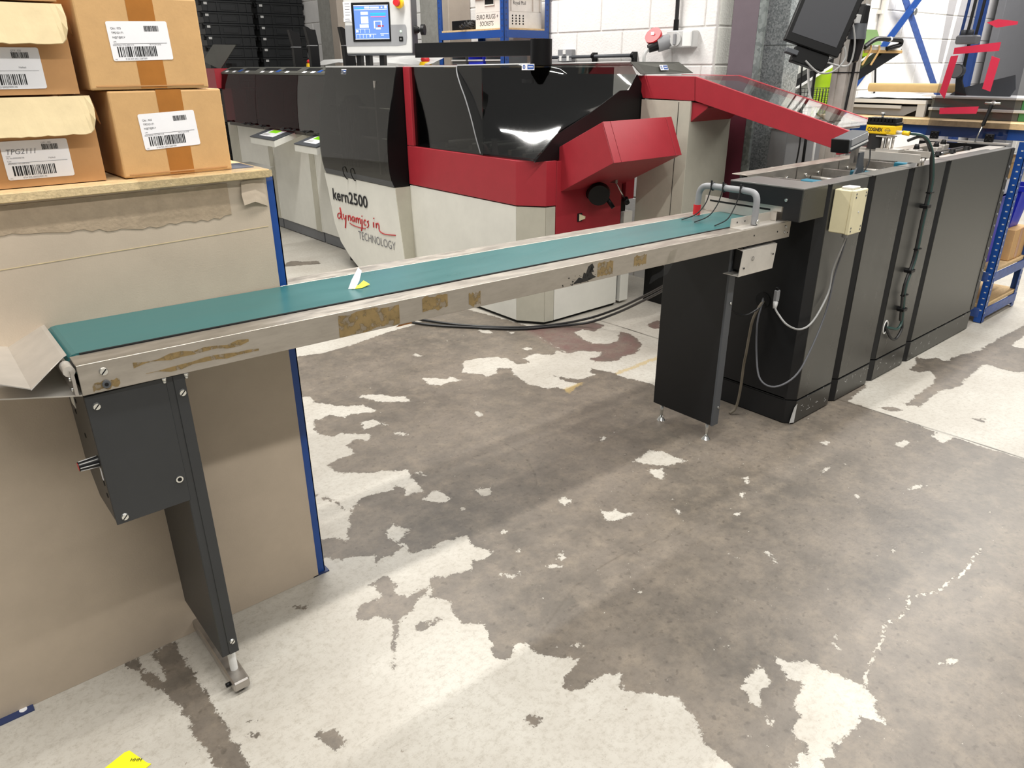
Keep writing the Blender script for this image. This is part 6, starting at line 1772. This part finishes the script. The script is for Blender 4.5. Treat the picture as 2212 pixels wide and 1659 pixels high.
for si, (xs_, side) in enumerate(((3.09, 'left'), (3.695, 'right'))):
    for k in range(20):
        z = 0.02 + H * k
        lvl = 19 - k
        if lvl < 7:
            lb = 'black stacking crate, %s in the %s stack behind the feeder stations' % (ordn[lvl], side)
        else:
            lb = 'black stacking crate low in the %s stack, behind the feeder stations' % side
        if src is None:
            src = crate_mesh(xs_, 8.70, 0.02, 0.56, 0.40, H, lb)
            c = src
        else:
            c = copy_tree(src, (xs_ - 3.09, 0, z - 0.02))
            c['label'] = lb
for si, xs_ in enumerate((3.09, 3.695)):
    d = MB().box(xs_ + 0.01, xs_ + 0.55, 8.71, 9.09, 0.0, 0.018, 0.002)
    solo(d, 'crate_dolly', 'blackmet', (xs_ + 0.28, 8.9, 0), 'low black dolly under the %s crate stack' % ('left', 'right')[si], 'dolly')
lm = thing('wall_bracket', (2.62, 9.5, 1.9), 'small black bracket on the far wall left of the black crates', 'bracket')
MB().box(2.58, 2.68, 9.5, 9.6, 1.92, 1.99, 0.003).build('bracket_plate', 'black', lm)

# ------------------------------------------------------------------ aluminium mast with monitor and hand scanner
ms = thing('aluminium_mast', (4.56, 2.33, 0), 'slotted aluminium profile mast rising behind the red bridge', 'mast')
def profile(x0, x1, y0, y1, z0, z1):
    p = []
    s = 0.006
    n = 3
    w = (x1 - x0) / n
    for i in range(n):
        a = x0 + w * i
        p += [(a + s * 0, y0), (a + w * 0.38, y0), (a + w * 0.38, y0 + s), (a + w * 0.62, y0 + s), (a + w * 0.62, y0)]
    p += [(x1, y0), (x1, y1), (x0, y1)]
    hh = (y1 - y0)
    p += [(x0, y0 + hh * 0.62), (x0 + s, y0 + hh * 0.62), (x0 + s, y0 + hh * 0.38), (x0, y0 + hh * 0.38)]
    return [(a, b, z0) for a, b in p], (0, 0, z1 - z0)
mb = MB()
pts_, vec_ = profile(4.50, 4.655, 2.285, 2.375, 0.02, 2.5)
mb.prism(pts_, vec_)
mb.build('profile', 'steel_pale', ms)
MB().box(4.47, 4.70, 2.25, 2.405, 0.0, 0.02, 0.003).build('base_plate', 'steel', ms)
MB().box(4.497, 4.658, 2.282, 2.378, 1.442, 1.449).build('cable_tie', 'black', ms)
MB().tube([(4.56, 2.275, 1.55), (4.565, 2.278, 1.45), (4.55, 2.28, 1.3), (4.54, 2.282, 1.12)], 0.008, 6).build('cable', 'cable_black', ms)

mn = thing('monitor', (4.14, 2.33, 1.45), 'dark portrait monitor hanging tilted on the aluminium mast', 'monitor')
bl_, br_ = Vector((4.045, 2.44, 1.619)), Vector((4.242, 2.218, 1.523))
MR = (br_ - bl_).normalized()
MF = frame(bl_, MR, (0.14, 0.02, 1))
mw = (br_ - bl_).length
MB(MF).box(0, mw, 0, 0.045, 0, 0.46, 0.004).build('housing', 'black', mn)
MB(MF).box(0.022, mw - 0.03, -0.0015, 0.001, 0.045, 0.44).build('display', 'screen_off', mn)
for k in range(14):
    MB(MF).box(mw - 0.002, mw + 0.006, 0.008, 0.05, 0.03 + 0.03 * k, 0.045 + 0.03 * k, 0.001).build('cooling_rib', 'black', mn)
MB(MF).box(0.08, mw - 0.04, 0.015, 0.08, -0.085, -0.002, 0.004).build('lower_box', 'black', mn)
MB(MF).box(0.03, 0.10, 0.0, 0.05, -0.055, -0.03, 0.003).build('sensor_arm', 'grey_dark', mn)
MB().hexa([(4.285, 2.30, 1.66), (4.31, 2.28, 1.66), (4.51, 2.30, 1.66), (4.51, 2.34, 1.66), (4.285, 2.30, 1.72), (4.31, 2.28, 1.72), (4.51, 2.30, 1.72), (4.51, 2.34, 1.72)]).build('mount_arm', 'grey_pale', mn)
MB().tube([(4.12, 2.34, 1.51), (4.17, 2.28, 1.45), (4.22, 2.22, 1.455), (4.27, 2.19, 1.52), (4.26, 2.2, 1.58)], 0.005, 6).build('lead', 'cable_grey', mn)
MB().tube([(4.20, 2.25, 1.50), (4.27, 2.2, 1.48), (4.32, 2.18, 1.50), (4.33, 2.18, 1.60), (4.31, 2.2, 1.70)], 0.005, 6).build('lead', 'cable_grey', mn)
hs_ = thing('hand_scanner', (4.46, 2.24, 1.5), 'black hand scanner in its holder on the aluminium mast', 'scanner')
MB().prism([(4.44, 2.22, 1.50), (4.49, 2.22, 1.50), (4.53, 2.22, 1.60), (4.53, 2.22, 1.80), (4.47, 2.22, 1.80), (4.44, 2.22, 1.66)], (0, 0.05, 0), 0.008).build('scanner_body', 'black', hs_)
MB().cyl((4.45, 2.235, 1.62), (4.45, 2.235, 1.70), 0.05, 14, 0.04).build('holder_cup', 'grey_dark', hs_)
MB().box(4.40, 4.46, 2.23, 2.285, 1.70, 1.745, 0.003).build('holder_clamp', 'grey_pale', hs_)
for pts, r, m, nm, lb in (
    ([(4.40, 2.516, 1.50), (4.40, 2.50, 1.3), (4.40, 2.46, 1.08), (4.41, 2.47, 0.9)], 0.005, 'cable_black', 'hanging_wire', 'thin black wire hanging left of the black rod behind the bridge'),
    ([(4.38, 2.47, 1.515), (4.40, 2.45, 1.36), (4.42, 2.40, 1.22), (4.43, 2.38, 1.12), (4.44, 2.38, 0.9)], 0.007, 'white', 'white_cable', 'white cable curving down behind the red bridge')):
    p = pts[-1]
    solo(MB().tube(pts, r, 6), nm, m, p, lb, 'cable')
rd2 = thing('black_rod', (4.42, 2.43, 0), 'black rod with a collar standing under the monitor', 'rod')
MB().cyl((4.42, 2.42, 0.3), (4.41, 2.435, 1.52), 0.009, 8).build('rod', 'black', rd2)
MB().cyl((4.411, 2.434, 1.455), (4.411, 2.434, 1.475), 0.018, 10).build('collar', 'grey', rd2)
MB().cyl((4.42, 2.42, 0.0), (4.42, 2.42, 0.3), 0.03, 12).build('stand', 'black', rd2)

# grey steel bench seen below the bridge
gb = thing('steel_worktable', (4.75, 2.6, 0), 'dull grey steel table below the bridge behind the cabinets', 'table')
MB().box(4.42, 4.95, 2.56, 2.68, 0.89, 1.12, 0.004).build('apron', 'grey', gb)
MB().box(4.40, 4.97, 2.54, 2.69, 1.12, 1.14, 0.003).build('table_top', 'grey_pale', gb)
for x in (4.44, 4.92):
    MB().box(x - 0.015, x + 0.015, 2.60, 2.63, 0, 0.89).build('leg', 'grey_dark', gb)

# ------------------------------------------------------------------ lime green machine with raised lid at the back
lg_ = thing('lime_machine', (5.7, 3.1, 0), 'lime green machine with a raised black framed lid at the back', 'machine')
MB().prism([(5.06, 3.1, 1.20), (4.98, 3.1, 1.72), (5.56, 3.1, 1.80), (5.66, 3.1, 1.45), (5.10, 3.1, 1.20)], (0, 0.02, 0)).build('dark_panel', 'green_dk', lg_)
MB().prism([(5.12, 3.06, 1.18), (5.18, 3.06, 1.34), (5.66, 3.06, 1.49), (6.03, 3.06, 1.60), (6.45, 3.06, 1.60), (6.03, 3.06, 1.45), (6.05, 3.06, 1.0), (5.12, 3.06, 1.0)], (0, 0.03, 0)).build('lime_panel', 'lime', lg_)
MB().prism([(5.90, 3.04, 1.612), (5.90, 3.04, 1.735), (6.365, 3.04, 1.735), (6.49, 3.04, 1.63)], (0, 0.03, 0)).build('sage_panel', 'sage', lg_)
lidb = MB()
lidb.prism([(5.06, 2.97, 1.315), (5.06, 2.97, 1.365), (5.62, 2.97, 1.535), (5.65, 2.97, 1.50)], (0, 0.06, 0))
l1 = lidb.build('lid_frame', 'black', lg_)
MB().prism([(5.07, 2.965, 1.300), (5.07, 2.965, 1.314), (5.65, 2.965, 1.497), (5.66, 2.965, 1.482)], (0, 0.06, 0)).build('lid_trim', 'white', lg_)
MB().prism([(5.86, 2.95, 1.33), (5.86, 2.95, 1.40), (6.36, 2.95, 1.568), (6.66, 2.95, 1.60), (6.66, 2.95, 1.57), (6.05, 2.95, 1.385)], (0, 0.08, 0)).build('lid_frame', 'black', lg_)
MB().box(5.90, 6.64, 2.945, 3.03, 1.585, 1.612, 0.002).build('lid_edge', 'white', lg_)
MB().box(6.02, 6.65, 2.935, 2.95, 1.566, 1.588, 0.003).build('wooden_strip', 'wood', lg_)
for x in (6.08, 6.22):
    MB().tube([(x, 2.93, 1.62), (x - 0.005, 2.925, 1.58), (x - 0.02, 2.93, 1.55), (x - 0.07, 2.94, 1.48)], 0.008, 6).build('tape_loop', 'wood', lg_)
MB().tube([(5.98, 2.93, 1.605), (6.06, 2.92, 1.645), (6.14, 2.915, 1.665), (6.30, 2.915, 1.665), (6.50, 2.915, 1.662), (6.545, 2.915, 1.65), (6.54, 2.92, 1.625), (6.44, 2.93, 1.61), (6.36, 2.94, 1.595)], 0.018, 10).build('grab_handle', 'black', lg_)
MB().cyl((6.325, 2.915, 1.6645), (6.35, 2.915, 1.6645), 0.0195, 12).build('handle_ring', 'white', lg_)
MB().box(5.1, 5.98, 3.05, 3.38, 0.0, 1.0, 0.004).build('base_cabinet', 'grey_dark', lg_)
# wire basket
wb_ = thing('wire_basket', (5.4, 2.9, 1.14), 'black wire basket in front of the lime green panel', 'basket')
MB().box(5.05, 5.75, 2.78, 2.96, 1.112, 1.14).build('basket_shelf', 'grey_dark', wb_)
for pl2 in (0, 1):
    mb = MB()
    y = 2.80 + 0.14 * pl2
    for i in range(15):
        x = 5.10 + 0.042 * i
        mb.cyl((x, y, 1.145), (x, y, 1.33), 0.0022, 4)
    for i in range(8):
        z = 1.15 + 0.026 * i
        mb.cyl((5.10, y, z), (5.69, y, z), 0.0022, 4)
    _w = mb.build('wire_mesh', 'black', wb_)
    _w['kind'] = 'stuff'
MB().box(4.98, 5.8, 2.72, 3.0, 0.0, 1.11, 0.004).build('pedestal', 'grey', wb_)

# ------------------------------------------------------------------ equipment on the rack bench at right
TOPZ = 1.178
un_ = thing('grey_sheet_feeder', (5.3, 2.35, TOPZ), 'light grey sheet feeder with white sheets on top on the rack bench', 'machine')
MB().box(5.20, 5.56, 2.09, 2.66, TOPZ + 0.075, TOPZ + 0.10, 0.002).build('top_tray', 'white', un_)
MB().box(5.24, 5.54, 2.12, 2.63, TOPZ, TOPZ + 0.075).build('dark_bay', 'black', un_)
MB().plate([(5.22, 2.62, TOPZ + 0.002), (5.22, 2.22, TOPZ + 0.002), (5.22, 2.10, TOPZ + 0.062), (5.22, 2.62, TOPZ + 0.05)], 0.004).build('side_plate', 'grey', un_)
MB().box(5.20, 5.215, 2.24, 2.62, TOPZ + 0.045, TOPZ + 0.064).build('rail', 'grey_pale', un_)
MB().box(5.205, 5.23, 2.09, 2.14, TOPZ + 0.0, TOPZ + 0.075).build('end_bracket', 'grey_pale', un_)
MB().box(5.20, 5.23, 2.60, 2.66, TOPZ + 0.01, TOPZ + 0.05).build('corner_block', 'black', un_)
q = random.Random(8)
rows = [[(5.20 + 0.07 * j + q.uniform(-.004, .004), 2.07 + 0.065 * i, TOPZ + 0.104 + abs(q.uniform(0, 0.028)) * (1 if 0 < j < 5 else 0.4)) for j in range(6)] for i in range(9)]
solo(MB().grid(rows, smooth=False, thick=0.0008), 'crumpled_sheet', 'label', (5.35, 2.3, TOPZ + 0.101), 'crumpled white sheet on top of the grey sheet feeder', 'sheet')
rl_ = thing('paper_roll', (5.42, 2.35, TOPZ + 0.13), 'long roll of brown paper lying behind the crumpled white sheet', 'roll')
MB().cyl((5.40, 2.56, TOPZ + 0.165), (5.40, 1.98, TOPZ + 0.168), 0.028, 18).build('roll', 'roll', rl_)
MB().cyl((5.40, 2.5605, TOPZ + 0.165), (5.40, 2.561, TOPZ + 0.165), 0.02, 14).build('roll_core', 'grey_dark', rl_)
gl_ = thing('green_feed_table', (5.4, 1.7, TOPZ), 'grey and green feed table behind the raised acrylic lid', 'machine')
MB().box(5.20, 5.56, 1.56, 2.06, TOPZ, TOPZ + 0.045, 0.002).build('lower_bed', 'olive_grey', gl_)
MB().box(5.20, 5.56, 1.46, 1.558, TOPZ, TOPZ + 0.045, 0.002).build('green_end', 'green', gl_)
MB().box(5.19, 5.57, 1.455, 2.065, TOPZ + 0.045, TOPZ + 0.062, 0.002).build('middle_rail', 'grey_pale', gl_)
MB().box(5.21, 5.55, 1.56, 2.06, TOPZ + 0.062, TOPZ + 0.115, 0.002).build('upper_bed', 'olive_grey', gl_)
MB().box(5.21, 5.55, 1.46, 1.558, TOPZ + 0.062, TOPZ + 0.115, 0.002).build('green_end', 'green', gl_)
MB().box(5.20, 5.56, 1.455, 2.065, TOPZ + 0.115, TOPZ + 0.128, 0.002).build('top_rail', 'grey_pale', gl_)
MB().prism([(5.30, 1.66, TOPZ + 0.13), (5.30, 2.0, TOPZ + 0.13), (5.30, 1.95, TOPZ + 0.17), (5.30, 1.66, TOPZ + 0.25), (5.30, 1.64, TOPZ + 0.17)], (0.012, 0, 0)).build('tilted_plate', 'grey_dark', gl_)
wl = MB().cyl((5.26, 1.975, TOPZ + 0.27), (5.30, 1.975, TOPZ + 0.27), 0.042, 20).build('feed_wheel', 'grey_dark', gl_)
MB().cyl((5.255, 1.975, TOPZ + 0.27), (5.26, 1.975, TOPZ + 0.27), 0.036, 20).build('wheel_face', 'grey', wl)
MB().hexa([(5.28, 1.96, TOPZ + 0.13), (5.30, 1.96, TOPZ + 0.13), (5.30, 1.90, TOPZ + 0.13), (5.28, 1.90, TOPZ + 0.13), (5.28, 1.98, TOPZ + 0.26), (5.30, 1.98, TOPZ + 0.26), (5.30, 1.96, TOPZ + 0.26), (5.28, 1.96, TOPZ + 0.26)]).build('arm', 'black', gl_)
mnf = MB().box(5.26, 5.33, 1.90, 2.02, TOPZ + 0.42, TOPZ + 0.47, 0.008).build('air_manifold', 'grey', gl_)
MB().box(5.285, 5.30, 1.94, 1.955, TOPZ + 0.13, TOPZ + 0.42).build('manifold_post', 'black', gl_)
for y, m in ((2.005, 'blue'), (1.97, 'cable_black'), (1.92, 'cable_black')):
    MB().tube([(5.29, y, TOPZ + 0.47), (5.29, y - 0.005, TOPZ + 0.58), (5.30, y - 0.01, TOPZ + 0.9)], 0.009, 8).build('air_hose', m, mnf)
for y in (1.99, 1.95):
    MB().cyl((5.29, y, TOPZ + 0.465), (5.29, y, TOPZ + 0.50), 0.017, 10).build('hose_fitting', 'grey_dark', mnf)

# ------------------------------------------------------------------ blue cross bracing and pipe by the right wall
bc = thing('cross_bracing', (7.7, 3.42, 0), 'blue flat steel cross bracing in front of the bright right wall', 'bracing')
def flat(p, q_, w=0.06, y=3.42, t=0.006):
    p, q_ = Vector((p[0], 0, p[1])), Vector((q_[0], 0, q_[1]))
    d = (q_ - p).normalized()
    n = Vector((-d.z, 0, d.x)) * w / 2
    return MB().prism([(v.x, y, v.z) for v in (p + n, q_ + n, q_ - n, p - n)], (0, t, 0))
flat((7.30, 2.25), (9.4, 0.72), 0.085).build('brace', 'blue_pale', bc)
flat((8.25, 2.35), (6.1, 0.72), 0.085, 3.40).build('brace', 'blue', bc)
MB().cyl((7.79, 3.40, 1.93), (7.79, 3.385, 1.93), 0.03, 8).build('bolt', 'chrome', bc)
for x, lb in ((6.06, 0), (9.44, 1)):
    MB().box(x - 0.04, x + 0.04, 3.38, 3.46, 0, 2.4, 0.002).build('upright', 'blue', bc)
pp = thing('wall_pipe', (7.33, 3.47, 1.0), 'thin white pipe running up the bright right wall', 'pipe')
MB().cyl((7.33, 3.47, 1.62), (7.33, 3.47, 3.4), 0.03, 12).build('pipe', 'crate_pale', pp)
MB().box(7.28, 7.38, 3.46, 3.508, 1.9, 1.93).build('pipe_clip', 'crate_pale', pp)
solo(MB().tube([(7.40, 3.49, 1.56), (7.41, 3.49, 1.45), (7.44, 3.49, 1.36), (7.47, 3.49, 1.25), (7.47, 3.49, 1.0)], 0.009, 6), 'loose_wire', 'cable_black', (7.47, 3.49, 1.0), 'black wire hanging on the bright right wall', 'cable')
pn = thing('grey_wall_panel', (11.2, 3.4, 0), 'tall grey panel standing by the right wall behind the acrylic lid', 'panel')
MB().box(9.9, 11.3, 3.36, 3.44, 0.9, 3.0, 0.004).build('panel', 'grey', pn)
MB().box(9.95, 11.25, 3.36, 3.44, 0.0, 0.9).build('lower_panel', 'grey', pn)
